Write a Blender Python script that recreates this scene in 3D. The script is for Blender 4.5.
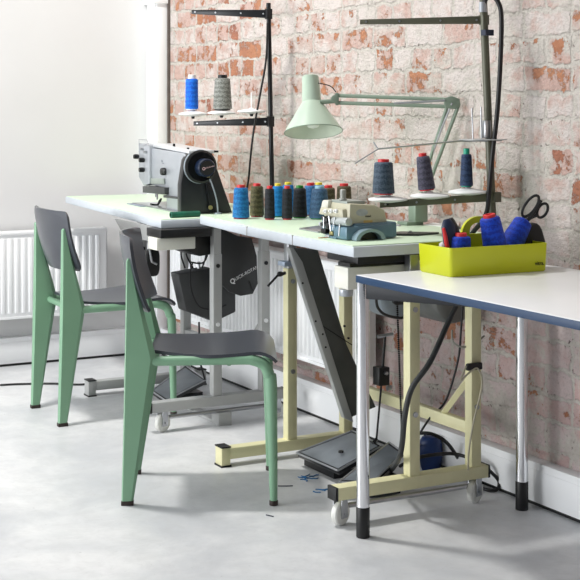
import bpy, bmesh, math, random
from mathutils import Vector, Matrix, Quaternion

random.seed(7)
for o in list(bpy.data.objects):
    bpy.data.objects.remove(o)
S = bpy.context.scene
C = S.collection
PI = math.pi

# ------------------------------------------------------------------ camera, light, exposure
CAM = Vector((6.365, -2.712, 1.22))
FWD = Vector((-.8785, .4777, 0)).normalized()
RGT = Vector((.4777, .8785, 0)).normalized()
cd = bpy.data.cameras.new('camera')
cam = bpy.data.objects.new('camera', cd)
C.objects.link(cam)
cam.location = CAM
cam.rotation_euler = (PI/2, 0, math.atan2(.8785, .4777))
cd.sensor_width = 36
cd.lens = 1370/580*36
cd.shift_x = 0.0
cd.shift_y = -(290-108)/580
cd.clip_start = .05
S.camera = cam

w = bpy.data.worlds.new('world')
S.world = w
w.use_nodes = True
bg = w.node_tree.nodes['Background']
# assumed room fill with an added gradient: brighter from above left, dimmer opposite
_n, _l = w.node_tree.nodes, w.node_tree.links
_tc = _n.new('ShaderNodeTexCoord')
_dot = _n.new('ShaderNodeVectorMath'); _dot.operation = 'DOT_PRODUCT'
_dot.inputs[1].default_value = Vector((-.62, -.55, .56)).normalized()
_l.new(_tc.outputs['Generated'], _dot.inputs[0])
_mr = _n.new('ShaderNodeMapRange'); _mr.interpolation_type = 'SMOOTHSTEP'
_mr.inputs[1].default_value = -.45; _mr.inputs[2].default_value = .75
_mr.inputs[3].default_value = .04; _mr.inputs[4].default_value = .62
_l.new(_dot.outputs['Value'], _mr.inputs[0]); _l.new(_mr.outputs[0], bg.inputs[1])
bg.inputs[0].default_value = (.91, .955, 1.0, 1)

ld = bpy.data.lights.new('assumed_overhead_light', 'AREA')  # assumed overhead lamp, placed from the floor shadows
ld.shape = 'DISK'
ld.size = .42
ld.energy = 125
ld.color = (1.0, .985, .95)
lamp_main = bpy.data.objects.new('assumed_overhead_light', ld)
C.objects.link(lamp_main)
lamp_main.location = (1.55, -1.75, 4.1)
lamp_main.rotation_euler = (math.radians(12), math.radians(12), 0)

side_ld = bpy.data.lights.new('assumed_side_light', 'AREA')  # assumed soft side light, added out of view
side_ld.shape = 'RECTANGLE'; side_ld.size = 3.0; side_ld.size_y = 1.7
side_ld.energy = 175
side_ld.color = (.97, .985, 1.0)
lamp_side = bpy.data.objects.new('assumed_side_light', side_ld)
C.objects.link(lamp_side)
lamp_side.location = (1.6, -5.4, 1.15)
lamp_side.rotation_euler = (PI/2, 0, 0)

S.view_settings.view_transform = 'Standard'
S.view_settings.look = 'None'
S.view_settings.gamma = 1
S.view_settings.exposure = 0.0

# ------------------------------------------------------------------ where a pixel of the photo lies in the room
def _ray(px, py):
    return FWD + RGT*((px-290)/1370) + Vector((0, 0, (108-py)/1370))
def atd(px, py, d):
    return CAM + _ray(px, py)*d
def atz(px, py, z):
    r = _ray(px, py); return CAM + r*((z-CAM.z)/r.z)
def aty(px, py, y):
    r = _ray(px, py); return CAM + r*((y-CAM.y)/r.y)
def atx(px, py, x):
    r = _ray(px, py); return CAM + r*((x-CAM.x)/r.x)

# ------------------------------------------------------------------ materials
def lin(c):
    return tuple(((v/255)/12.92 if v/255 <= .04045 else ((v/255+.055)/1.055)**2.4) for v in c)
MATS = {}
def mat(name, rgb, rough=.5, metal=0.0, var=.06, scale=25, bump=0.0, coat=0.0, spec=.5, var_scale=None, stretch=None):
    if name in MATS: return MATS[name]
    m = bpy.data.materials.new(name); m.use_nodes = True
    n = m.node_tree.nodes; l = m.node_tree.links
    b = n['Principled BSDF']
    b.inputs['Roughness'].default_value = rough
    b.inputs['Metallic'].default_value = metal
    b.inputs['Coat Weight'].default_value = coat
    b.inputs['Specular IOR Level'].default_value = spec
    tc = n.new('ShaderNodeTexCoord')
    mp = n.new('ShaderNodeMapping')
    if stretch: mp.inputs['Scale'].default_value = stretch
    l.new(tc.outputs['Object'], mp.inputs['Vector'])
    no = n.new('ShaderNodeTexNoise'); no.inputs['Scale'].default_value = scale
    no.inputs['Detail'].default_value = 5
    l.new(mp.outputs[0], no.inputs['Vector'])
    cr = n.new('ShaderNodeValToRGB')
    c = lin(rgb)
    cr.color_ramp.elements[0].position = .3; cr.color_ramp.elements[1].position = .7
    cr.color_ramp.elements[0].color = tuple(max(0, v*(1-var)) for v in c)+(1,)
    cr.color_ramp.elements[1].color = tuple(min(1, v*(1+var)) for v in c)+(1,)
    l.new(no.outputs[0], cr.inputs[0]); l.new(cr.outputs[0], b.inputs['Base Color'])
    if bump:
        bp = n.new('ShaderNodeBump'); bp.inputs['Strength'].default_value = bump
        bp.inputs['Distance'].default_value = .002
        l.new(no.outputs[0], bp.inputs['Height']); l.new(bp.outputs[0], b.inputs['Normal'])
    MATS[name] = m
    return m

def thread_mat(name, rgb, rgb2=None):
    """wound thread: fine level rings with criss-cross sheen bands painted into the colour"""
    if name in MATS: return MATS[name]
    m = bpy.data.materials.new(name); m.use_nodes = True
    n = m.node_tree.nodes; l = m.node_tree.links
    b = n['Principled BSDF']; b.inputs['Roughness'].default_value = .6; b.inputs['Specular IOR Level'].default_value = .3
    b.inputs['Sheen Weight'].default_value = .04
    tc = n.new('ShaderNodeTexCoord')
    wv = n.new('ShaderNodeTexWave'); wv.bands_direction = 'Z'; wv.inputs['Scale'].default_value = 95
    wv.inputs['Distortion'].default_value = 1.0; wv.inputs['Detail'].default_value = 2
    l.new(tc.outputs['Object'], wv.inputs['Vector'])
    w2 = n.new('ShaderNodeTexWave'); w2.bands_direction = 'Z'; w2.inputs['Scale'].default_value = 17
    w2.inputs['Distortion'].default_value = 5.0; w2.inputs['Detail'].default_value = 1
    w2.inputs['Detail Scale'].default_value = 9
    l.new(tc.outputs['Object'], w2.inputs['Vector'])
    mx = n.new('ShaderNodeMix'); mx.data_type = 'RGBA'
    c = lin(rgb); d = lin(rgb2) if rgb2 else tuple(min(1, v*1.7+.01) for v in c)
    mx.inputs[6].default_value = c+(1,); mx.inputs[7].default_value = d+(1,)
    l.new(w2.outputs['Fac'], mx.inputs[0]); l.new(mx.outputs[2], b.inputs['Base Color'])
    bp = n.new('ShaderNodeBump'); bp.inputs['Strength'].default_value = .5; bp.inputs['Distance'].default_value = .001
    l.new(wv.outputs['Fac'], bp.inputs['Height']); l.new(bp.outputs[0], b.inputs['Normal'])
    MATS[name] = m
    return m

def math_node(n, l, op, a, b=None, clamp=False):
    q = n.new('ShaderNodeMath'); q.operation = op; q.use_clamp = clamp
    for i, v in enumerate((a, b)):
        if v is None: continue
        if isinstance(v, (int, float)): q.inputs[i].default_value = v
        else: l.new(v, q.inputs[i])
    return q.outputs[0]
def mix_node(n, l, f, a, b):
    q = n.new('ShaderNodeMix'); q.data_type = 'RGBA'
    if isinstance(f, (int, float)): q.inputs[0].default_value = f
    else: l.new(f, q.inputs[0])
    for i, v in ((6, a), (7, b)):
        if isinstance(v, tuple): q.inputs[i].default_value = lin(v)+(1,)
        else: l.new(v, q.inputs[i])
    return q.outputs[2]
def smooth_node(n, l, v, lo, hi):
    q = n.new('ShaderNodeMapRange'); q.interpolation_type = 'SMOOTHSTEP'
    q.inputs[1].default_value = lo; q.inputs[2].default_value = hi
    l.new(v, q.inputs[0]); return q.outputs[0]

def brick_material():
    m = bpy.data.materials.new('whitewashed_brick'); m.use_nodes = True
    n = m.node_tree.nodes; l = m.node_tree.links
    b = n['Principled BSDF']; b.inputs['Roughness'].default_value = .9
    b.inputs['Specular IOR Level'].default_value = .25
    tc = n.new('ShaderNodeTexCoord')
    sp = n.new('ShaderNodeSeparateXYZ'); l.new(tc.outputs['Object'], sp.inputs[0])
    cb = n.new('ShaderNodeCombineXYZ'); l.new(sp.outputs[0], cb.inputs[0]); l.new(sp.outputs[2], cb.inputs[1])
    def noise(scale, detail=4, rough=.55, off=0.0, col=False):
        q = n.new('ShaderNodeTexNoise'); q.inputs['Scale'].default_value = scale
        q.inputs['Detail'].default_value = detail; q.inputs['Roughness'].default_value = rough
        mp = n.new('ShaderNodeMapping'); mp.inputs['Location'].default_value = (off, off*.7, off*.3)
        l.new(cb.outputs[0], mp.inputs[0]); l.new(mp.outputs[0], q.inputs['Vector'])
        return q.outputs['Color'] if col else q.outputs[0]
    def warp(base, nz, amt):
        a = n.new('ShaderNodeVectorMath'); a.operation = 'SUBTRACT'; l.new(nz, a.inputs[0]); a.inputs[1].default_value = (.5, .5, .5)
        c = n.new('ShaderNodeVectorMath'); c.operation = 'SCALE'; l.new(a.outputs[0], c.inputs[0]); c.inputs['Scale'].default_value = amt
        d = n.new('ShaderNodeVectorMath'); d.operation = 'ADD'; l.new(base, d.inputs[0]); l.new(c.outputs[0], d.inputs[1])
        return d.outputs[0]
    v = warp(cb.outputs[0], noise(5, 2, col=True), .03)
    v = warp(v, noise(22, 5, .7, col=True, off=3), .05)
    br = n.new('ShaderNodeTexBrick'); l.new(v, br.inputs['Vector'])
    br.offset = .5; br.offset_frequency = 2; br.squash = .55; br.squash_frequency = 2
    br.inputs['Color1'].default_value = (0, 0, 0, 1); br.inputs['Color2'].default_value = (1, 1, 1, 1)
    br.inputs['Mortar'].default_value = (.5, .5, .5, 1)
    br.inputs['Scale'].default_value = 1; br.inputs['Mortar Size'].default_value = .011
    br.inputs['Mortar Smooth'].default_value = .8; br.inputs['Brick Width'].default_value = .225
    br.inputs['Row Height'].default_value = .0845
    rnd = n.new('ShaderNodeSeparateColor'); l.new(br.outputs['Color'], rnd.inputs[0]); rnd = rnd.outputs[0]
    mort = br.outputs['Fac']
    brick = math_node(n, l, 'SUBTRACT', 1.0, mort, True)
    # where the whitewash has come off
    nz = noise(12, 8, .72, off=1.7)
    big = noise(1.3, 2, .5, off=5)
    low = smooth_node(n, l, sp.outputs[2], .95, .35)      # the lower wall has lost more of its paint
    t = math_node(n, l, 'ADD', nz, math_node(n, l, 'MULTIPLY', math_node(n, l, 'SUBTRACT', rnd, .5), .20))
    t = math_node(n, l, 'ADD', t, math_node(n, l, 'MULTIPLY', math_node(n, l, 'SUBTRACT', big, .5), .30))
    t = math_node(n, l, 'ADD', t, math_node(n, l, 'MULTIPLY', low, .02))
    left = smooth_node(n, l, sp.outputs[0], 2.4, .6)
    t = math_node(n, l, 'ADD', t, math_node(n, l, 'MULTIPLY', left, .03))
    exp_ = math_node(n, l, 'MULTIPLY', smooth_node(n, l, t, .612, .64), smooth_node(n, l, brick, .35, .8))
    # thin pinkish wash
    thin = math_node(n, l, 'ADD', noise(13, 6, .65, off=8), math_node(n, l, 'MULTIPLY', math_node(n, l, 'SUBTRACT', rnd, .5), .3))
    thin = smooth_node(n, l, math_node(n, l, 'ADD', thin, math_node(n, l, 'MULTIPLY', left, .06)), .40, .66)
    wash = mix_node(n, l, thin, (212, 202, 197), (198, 168, 158))
    wash = mix_node(n, l, math_node(n, l, 'MULTIPLY', low, .45), wash, (205, 178, 180))
    smear = smooth_node(n, l, noise(7, 6, .66, off=17), .47, .60)      # lime mortar smeared over the bricks
    mort_c = math_node(n, l, 'MAXIMUM', smooth_node(n, l, mort, .15, .7), math_node(n, l, 'MULTIPLY', smear, smooth_node(n, l, sp.outputs[0], .6, 3.0)))
    mcol = mix_node(n, l, noise(34, 4, .7, off=2), (176, 168, 159), (224, 218, 210))
    orange = mix_node(n, l, noise(16, 4, .6, off=12), (202, 150, 116), (164, 102, 76))
    orange = mix_node(n, l, math_node(n, l, 'MULTIPLY', smooth_node(n, l, noise(2.2, 2, .5, off=30), .5, .7), .7), orange, (150, 96, 86))
    col = mix_node(n, l, mort_c, wash, mcol)
    col = mix_node(n, l, exp_, col, orange)
    # dark chips and crevices of old mortar
    chip = noise(48, 3, .6, off=21)
    edge = math_node(n, l, 'MULTIPLY', math_node(n, l, 'MULTIPLY', mort, brick), 4.0, True)
    ch = math_node(n, l, 'MULTIPLY', smooth_node(n, l, chip, .60, .70), math_node(n, l, 'ADD', math_node(n, l, 'MULTIPLY', edge, .75), .10))
    col = mix_node(n, l, ch, col, (104, 88, 80))
    grime_shading = smooth_node(n, l, noise(75, 6, .78, off=14), .52, .70)  # dirt speckle, strengthened to paint in the shading of rough mortar
    col = mix_node(n, l, math_node(n, l, 'MULTIPLY', grime_shading, .5), col, (132, 118, 108))
    l.new(col, b.inputs['Base Color'])
    h = math_node(n, l, 'MULTIPLY', math_node(n, l, 'MULTIPLY', smooth_node(n, l, brick, 0, 1), .5), smooth_node(n, l, noise(4, 3, .6, off=40), .3, .55))
    h = math_node(n, l, 'ADD', h, math_node(n, l, 'MULTIPLY', noise(20, 7, .7, off=4), 1.25))
    h = math_node(n, l, 'ADD', h, math_node(n, l, 'MULTIPLY', noise(85, 5, .7, off=6), .75))
    h = math_node(n, l, 'SUBTRACT', h, math_node(n, l, 'MULTIPLY', exp_, .35))
    h = math_node(n, l, 'SUBTRACT', h, math_node(n, l, 'MULTIPLY', ch, .5))
    bp = n.new('ShaderNodeBump'); bp.inputs['Strength'].default_value = .85; bp.inputs['Distance'].default_value = .017
    l.new(h, bp.inputs['Height']); l.new(bp.outputs[0], b.inputs['Normal'])
    return m

def floor_material():
    m = bpy.data.materials.new('polished_concrete'); m.use_nodes = True
    n = m.node_tree.nodes; l = m.node_tree.links
    b = n['Principled BSDF']
    tc = n.new('ShaderNodeTexCoord')
    def noise(scale, detail, rough=.55, off=0.0):
        q = n.new('ShaderNodeTexNoise'); q.inputs['Scale'].default_value = scale
        q.inputs['Detail'].default_value = detail; q.inputs['Roughness'].default_value = rough
        q.inputs['Distortion'].default_value = .4
        mp = n.new('ShaderNodeMapping'); mp.inputs['Location'].default_value = (off, off, 0)
        l.new(tc.outputs['Object'], mp.inputs[0]); l.new(mp.outputs[0], q.inputs['Vector'])
        return q.outputs[0]
    a = smooth_node(n, l, noise(2.6, 5, .6, 2), .3, .72)
    col = mix_node(n, l, a, (196, 198, 201), (226, 226, 226))
    c = smooth_node(n, l, noise(16, 6, .7, 5), .35, .75)
    col = mix_node(n, l, math_node(n, l, 'MULTIPLY', c, .35), col, (184, 184, 184))
    sp = smooth_node(n, l, noise(120, 2, .5, 9), .70, .76)
    col = mix_node(n, l, math_node(n, l, 'MULTIPLY', sp, .35), col, (120, 118, 115))
    l.new(col, b.inputs['Base Color'])
    r = math_node(n, l, 'ADD', math_node(n, l, 'MULTIPLY', noise(7, 5, .6, 3), .25), .30)
    l.new(r, b.inputs['Roughness'])
    b.inputs['Specular IOR Level'].default_value = .4
    return m

def wall_material(name, rgb):
    m = mat(name, rgb, .75, 0, .015, 3, spec=.3)
    return m

# ------------------------------------------------------------------ mesh helpers
def rot(ax, deg): return Matrix.Rotation(math.radians(deg), 4, ax)
def T(x, y, z): return Matrix.Translation((x, y, z))

class MB:
    def __init__(s): s.bm = bmesh.new()
    def poly(s, vs, faces):
        v = [s.bm.verts.new(p) for p in vs]
        for f in faces:
            try: s.bm.faces.new([v[i] for i in f])
            except ValueError: pass
        return s
    def box(s, lo, hi, M=None, taper=0):
        x0, y0, z0 = lo; x1, y1, z1 = hi
        vs = [Vector(p) for p in ((x0,y0,z0),(x1,y0,z0),(x1,y1,z0),(x0,y1,z0),(x0,y0,z1),(x1,y0,z1),(x1,y1,z1),(x0,y1,z1))]
        if M: vs = [M @ v for v in vs]
        return s.poly(vs, [(0,3,2,1),(4,5,6,7),(0,1,5,4),(1,2,6,5),(2,3,7,6),(3,0,4,7)])
    def prism(s, pts, a, b, axis='z', M=None):
        def mk(p, h):
            if axis == 'z': v = Vector((p[0], p[1], h))
            elif axis == 'y': v = Vector((p[0], h, p[1]))
            else: v = Vector((h, p[0], p[1]))
            return M @ v if M else v
        n = len(pts)
        vs = [mk(p, a) for p in pts] + [mk(p, b) for p in pts]
        return s.poly(vs, [tuple(reversed(range(n))), tuple(range(n, 2*n))] + [(i, (i+1) % n, n+(i+1) % n, n+i) for i in range(n)])
    def lathe(s, prof, seg=20, M=None, cap=True):
        rings = []
        for r, z in prof:
            if r < 1e-6:
                p = Vector((0, 0, z)); p = M @ p if M else p
                rings.append([s.bm.verts.new(p)]); continue
            ring = []
            for i in range(seg):
                a = 2*PI*i/seg
                p = Vector((r*math.cos(a), r*math.sin(a), z)); p = M @ p if M else p
                ring.append(s.bm.verts.new(p))
            rings.append(ring)
        for A, B in zip(rings, rings[1:]):
            if len(A) == 1 and len(B) == 1: continue
            for i in range(seg):
                j = (i+1) % seg
                try:
                    if len(A) == 1: s.bm.faces.new((A[0], B[j], B[i]))
                    elif len(B) == 1: s.bm.faces.new((A[i], A[j], B[0]))
                    else: s.bm.faces.new((A[i], A[j], B[j], B[i]))
                except ValueError: pass
        if cap:
            if len(rings[0]) > 1: s.bm.faces.new(list(reversed(rings[0])))
            if len(rings[-1]) > 1: s.bm.faces.new(rings[-1])
        return s
    def cyl(s, p0, p1, r0, r1=None, seg=14):
        p0, p1 = Vector(p0), Vector(p1); r1 = r0 if r1 is None else r1
        d = p1-p0; L = d.length
        q = Vector((0, 0, 1)).rotation_difference(d.normalized())
        M = Matrix.Translation(p0) @ q.to_matrix().to_4x4()
        return s.lathe([(r0, 0), (r1, L)], seg, M)
    def tube(s, pts, r, seg=8, smooth=0, flat=None):
        P = [Vector(p) for p in pts]
        rad = list(r) if isinstance(r, (list, tuple)) else [r]*len(P)
        if smooth:
            Q, R = [], []
            for i in range(len(P)-1):
                a = P[max(i-1, 0)]; b = P[i]; c = P[i+1]; d = P[min(i+2, len(P)-1)]
                for k in range(smooth):
                    t = k/smooth
                    Q.append(.5*((2*b)+(-a+c)*t+(2*a-5*b+4*c-d)*t*t+(-a+3*b-3*c+d)*t**3))
                    R.append(rad[i]*(1-t)+rad[i+1]*t)
            Q.append(P[-1]); R.append(rad[-1]); P, rad = Q, R
        rings = []; nrm = None
        for i, p in enumerate(P):
            t = (P[min(i+1, len(P)-1)]-P[max(i-1, 0)]).normalized()
            if nrm is None:
                nrm = t.cross(Vector((0, 0, 1)))
                if nrm.length < .05: nrm = t.cross(Vector((1, 0, 0)))
                nrm.normalize()
            else:
                nrm = (nrm - t*nrm.dot(t)).normalized()
            bn = t.cross(nrm)
            fx, fy = flat if flat else (1, 1)
            rings.append([s.bm.verts.new(p + (nrm*math.cos(2*PI*k/seg)*fx + bn*math.sin(2*PI*k/seg)*fy)*rad[i]) for k in range(seg)])
        for A, B in zip(rings, rings[1:]):
            for k in range(seg):
                j = (k+1) % seg
                s.bm.faces.new((A[k], A[j], B[j], B[k]))
        s.bm.faces.new(list(reversed(rings[0]))); s.bm.faces.new(rings[-1])
        return s
    def sheet(s, fn, nu, nv, th, outline=None):
        """closed solid of thickness th around the surface fn(u,v)->Vector, u,v in 0..1"""
        g = [[Vector(fn(i/nu, j/nv)) for j in range(nv+1)] for i in range(nu+1)]
        def nr(i, j):
            a = g[min(i+1, nu)][j]-g[max(i-1, 0)][j]; b = g[i][min(j+1, nv)]-g[i][max(j-1, 0)]
            return a.cross(b).normalized()
        top = [[s.bm.verts.new(g[i][j]+nr(i, j)*th/2) for j in range(nv+1)] for i in range(nu+1)]
        bot = [[s.bm.verts.new(g[i][j]-nr(i, j)*th/2) for j in range(nv+1)] for i in range(nu+1)]
        for i in range(nu):
            for j in range(nv):
                s.bm.faces.new((top[i][j], top[i+1][j], top[i+1][j+1], top[i][j+1]))
                s.bm.faces.new((bot[i][j], bot[i][j+1], bot[i+1][j+1], bot[i+1][j]))
        for i in range(nu):
            s.bm.faces.new((top[i][0], bot[i][0], bot[i+1][0], top[i+1][0]))
            s.bm.faces.new((top[i][nv], top[i+1][nv], bot[i+1][nv], bot[i][nv]))
        for j in range(nv):
            s.bm.faces.new((top[0][j], top[0][j+1], bot[0][j+1], bot[0][j]))
            s.bm.faces.new((top[nu][j], bot[nu][j], bot[nu][j+1], top[nu][j+1]))
        return s
    def build(s, name, m, parent=None, bevel=0.0, sharp=35, seg=2, origin=None):
        bmesh.ops.recalc_face_normals(s.bm, faces=s.bm.faces[:])
        if bevel:
            ed = [e for e in s.bm.edges if len(e.link_faces) == 2 and e.calc_face_angle(0) > math.radians(sharp)]
            bmesh.ops.bevel(s.bm, geom=ed, offset=bevel, segments=seg, affect='EDGES', clamp_overlap=True, profile=.5)
        if origin is not None:
            bmesh.ops.translate(s.bm, verts=s.bm.verts[:], vec=-Vector(origin))
        me = bpy.data.meshes.new(name)
        s.bm.to_mesh(me); s.bm.free()
        me.materials.append(m)
        for p in me.polygons: p.use_smooth = True
        me.set_sharp_from_angle(angle=math.radians(sharp))
        o = bpy.data.objects.new(name, me)
        if origin is not None: o.location = origin
        C.objects.link(o)
        if parent: o.parent = parent
        return o

def tag(o, label=None, cat=None, group=None, kind=None):
    if label: o['label'] = label
    if cat: o['category'] = cat
    if group: o['group'] = group
    if kind: o['kind'] = kind
    return o
def empty(name, loc, rz=0, label=None, cat=None, group=None):
    o = bpy.data.objects.new(name, None); C.objects.link(o)
    o.location = loc; o.rotation_euler = (0, 0, math.radians(rz)); o.empty_display_size = .05
    return tag(o, label, cat, group)
def copy_tree(o, parent=None):
    c = o.copy(); C.objects.link(c)
    if parent: c.parent = parent
    for ch in o.children: copy_tree(ch, c)
    return c
def text_mesh(name, body, size, m, parent, M, extrude=.0004, shear=0.0):
    cu = bpy.data.curves.new(name, 'FONT'); cu.body = body; cu.size = size; cu.extrude = extrude
    cu.shear = shear; cu.align_x = 'CENTER'; cu.align_y = 'CENTER'
    t = bpy.data.objects.new(name+'_tmp', cu); C.objects.link(t)
    dg = bpy.context.evaluated_depsgraph_get()
    me = bpy.data.meshes.new_from_object(t.evaluated_get(dg))
    bpy.data.objects.remove(t); me.name = name
    me.materials.clear(); me.materials.append(m)
    me.transform(M)
    o = bpy.data.objects.new(name, me); C.objects.link(o); o.parent = parent
    return o
def frame_M(loc, xdir, zdir):
    """matrix whose X runs along xdir and Z along zdir"""
    x = Vector(xdir).normalized(); z = Vector(zdir); z = (z - x*z.dot(x)).normalized(); y = z.cross(x)
    M = Matrix((x, y, z)).transposed().to_4x4(); M.translation = Vector(loc)
    return M

# palette
WHITE = wall_material('white_plaster', (218, 218, 218))
ENAMEL = mat('white_enamel', (243, 244, 245), .35, 0, .01, 5)
MINT = mat('mint_paint', (124, 164, 134), .42, 0, .03, 6)
PLY = mat('dark_plywood', (68, 71, 78), .28, 0, .12, 8, bump=.05, stretch=(1, .15, 1))
CREAM = mat('cream_paint', (222, 217, 174), .45, 0, .05, 12)
GREYP = mat('grey_paint', (166, 167, 166), .42, .1, .05, 14)
LAM = mat('pale_green_laminate', (208, 229, 202), .35, 0, .03, 9)
EDGEW = mat('pale_grey_edging', (196, 203, 210), .45, 0, .03, 20)
BLACKP = mat('black_plastic', (14, 14, 16), .45, 0, .1, 20)
BLACKM = mat('black_metal', (22, 23, 26), .35, .3, .1, 20)
DKGREY = mat('dark_grey_metal', (66, 67, 68), .5, .2, .15, 9)
STEEL = mat('brushed_steel', (178, 180, 184), .28, .9, .05, 30)
CHROME = mat('polished_chrome', (232, 233, 236), .06, 1, .0, 1)
SILVER = mat('silver_paint', (172, 176, 182), .33, .3, .04, 20)
RUBBER = mat('black_rubber', (22, 22, 23), .7, 0, .1, 30)
WHEEL = mat('white_nylon', (222, 222, 216), .45, 0, .04, 30)
BOXW = mat('ivory_plastic', (226, 225, 214), .45, 0, .02, 10)
REDP = mat('red_plastic', (206, 40, 44), .4, 0, .05, 20)
BROWNF = mat('brown_foot', (44, 32, 28), .6, 0, .1, 30)
OLIVEP = mat('olive_paint', (92, 92, 76), .42, .1, .08, 15)
LAMPG = mat('sage_enamel', (176, 194, 176), .33, 0, .03, 10)
LAMPA = mat('sage_tube', (134, 150, 134), .38, .15, .05, 10)
WHITEP = mat('white_plastic', (235, 236, 236), .4, 0, .02, 10)
# ------------------------------------------------------------------ the room
b = MB(); b.box((-.2, -6, -.1), (8, .3, 0)); tag(b.build('floor', floor_material()), kind='structure')
b = MB(); b.box((-.2, 0, 0), (8, .2, 3.2)); tag(b.build('wall_back', brick_material()), kind='structure')
b = MB(); b.box((-.2, -6, 0), (0, 0, 3.2)); tag(b.build('wall_left', WHITE), kind='structure')
# boxed duct in the corner, with a profiled face board and a head cap
b = MB(); b.box((0, -.066, 0), (.128, 0, 3.2)); b.box((.012, -.072, .02), (.118, -.064, 1.735)); b.box((0, -.085, 1.735), (.14, 0, 1.77))
tag(b.build('trim_1', ENAMEL, bevel=.003), kind='structure')
b = MB(); b.box((.128, -.012, 0), (.142, 0, 3.2)); tag(b.build('trim_2', mat('dark_gap', (92, 84, 78), .8, 0, .2, 20)), kind='structure')
# skirting ducts
def skirting(name, along, a0, a1):
    b = MB()
    if along == 'x':
        b.box((a0, -.047, .012), (a1, 0, .134)); b.box((a0, -.0495, .026), (a1, -.0465, .112))
    else:
        b.box((0, a0, .012), (.05, a1, .134)); b.box((.0495, a0, .026), (.0525, a1, .112))
    o = tag(b.build(name, ENAMEL, bevel=.0015), kind='structure')
    g = MB()
    if along == 'x': g.box((a0, -.040, 0), (a1, 0, .013))
    else: g.box((0, a0, 0), (.043, a1, .013))
    g.build('plinth', BLACKP, o)
skirting('baseboard_back', 'x', .0, 7.9)
skirting('baseboard_left', 'y', -6, -.05)

# ------------------------------------------------------------------ radiators
def radiator(name, L, loc, rz, label):
    """L along local x, front faces local -y, back to the wall at y=0"""
    r = empty(name, loc, rz, label, 'radiator')
    z0, z1 = .229, .636
    b = MB()
    b.box((0, -.098, z0), (L, -.092, z1))
    pitch = .0333; n = int((L-.05)/pitch)
    off = (L - n*pitch)/2
    for i in range(n):
        x = off + i*pitch
        b.prism([(x+.004, -.098), (x+.010, -.106), (x+.0235, -.106), (x+.0295, -.098)], z0+.028, z1-.030)
    b.box((0, -.104, z0), (L, -.097, z0+.012)); b.box((0, -.104, z1-.012), (L, -.097, z1))
    b.build('front_panel', ENAMEL, r, bevel=.001)
    b = MB(); b.box((.01, -.05, z0+.01), (L-.01, -.045, z1-.01))
    for i in range(int(L/.05)):
        b.box((.02+i*.05, -.09, z0+.03), (.022+i*.05, -.05, z1-.03))
    b.build('rear_panel', ENAMEL, r)
    b = MB()
    b.box((0, -.10, z1-.004), (L, -.03, z1+.003)); 
    b.build('top_grille', ENAMEL, r, bevel=.001)
    for x in (0, L-.003):
        b = MB(); b.box((x, -.098, z0+.006), (x+.003, -.035, z1)); b.build('side_panel', ENAMEL, r)
    for x in (.12, L-.12):
        b = MB(); b.box((x-.012, -.046, z0+.04), (x+.012, -.002, z1-.05)); b.build('bracket', ENAMEL, r)
    return r
radiator('radiator', 1.6, (0, -1.915, 0), 90, 'white ribbed radiator on the plain white wall behind the rear green chair').rotation_euler = (0, 0, PI/2)
radiator('radiator', 1.74, (.36, 0, 0), 0, 'white ribbed radiator low on the brick wall, seen between the table posts')

# ------------------------------------------------------------------ chairs
def leg_side(x):
    """folded sheet steel rear leg: wide at the seat, narrow at foot and top"""
    prof = [(0.0, .018, .030, .015), (.012, .448, .105, .019), (.013, .75, .027, .009)]
    # rows: back y, z, front y, half thickness
    rows = [(.000, .012, .036, .012), (.006, .25, .074, .016), (.010, .448, .107, .019), (.0125, .60, .066, .015), (.014, .75, .028, .010), (.018, .757, .025, .007)]
    b = MB(); vs = []
    for (y0, z, y1, h) in rows:
        m = (y1-y0)*.82+y0
        vs += [(x-h, y0+.004, z), (x-h*.4, y0, z), (x+h*.4, y0, z), (x+h, y0+.004, z), (x+h*.9, m, z), (x+h*.3, y1, z), (x-h*.3, y1, z), (x-h*.9, m, z)]
    fs = [tuple(reversed(range(8))), tuple(range(8*len(rows)-8, 8*len(rows)))]
    for k in range(len(rows)-1):
        for i in range(8):
            j = (i+1) % 8
            fs.append((k*8+i, k*8+j, k*8+8+j, k*8+8+i))
    return b.poly(vs, fs)
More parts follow.
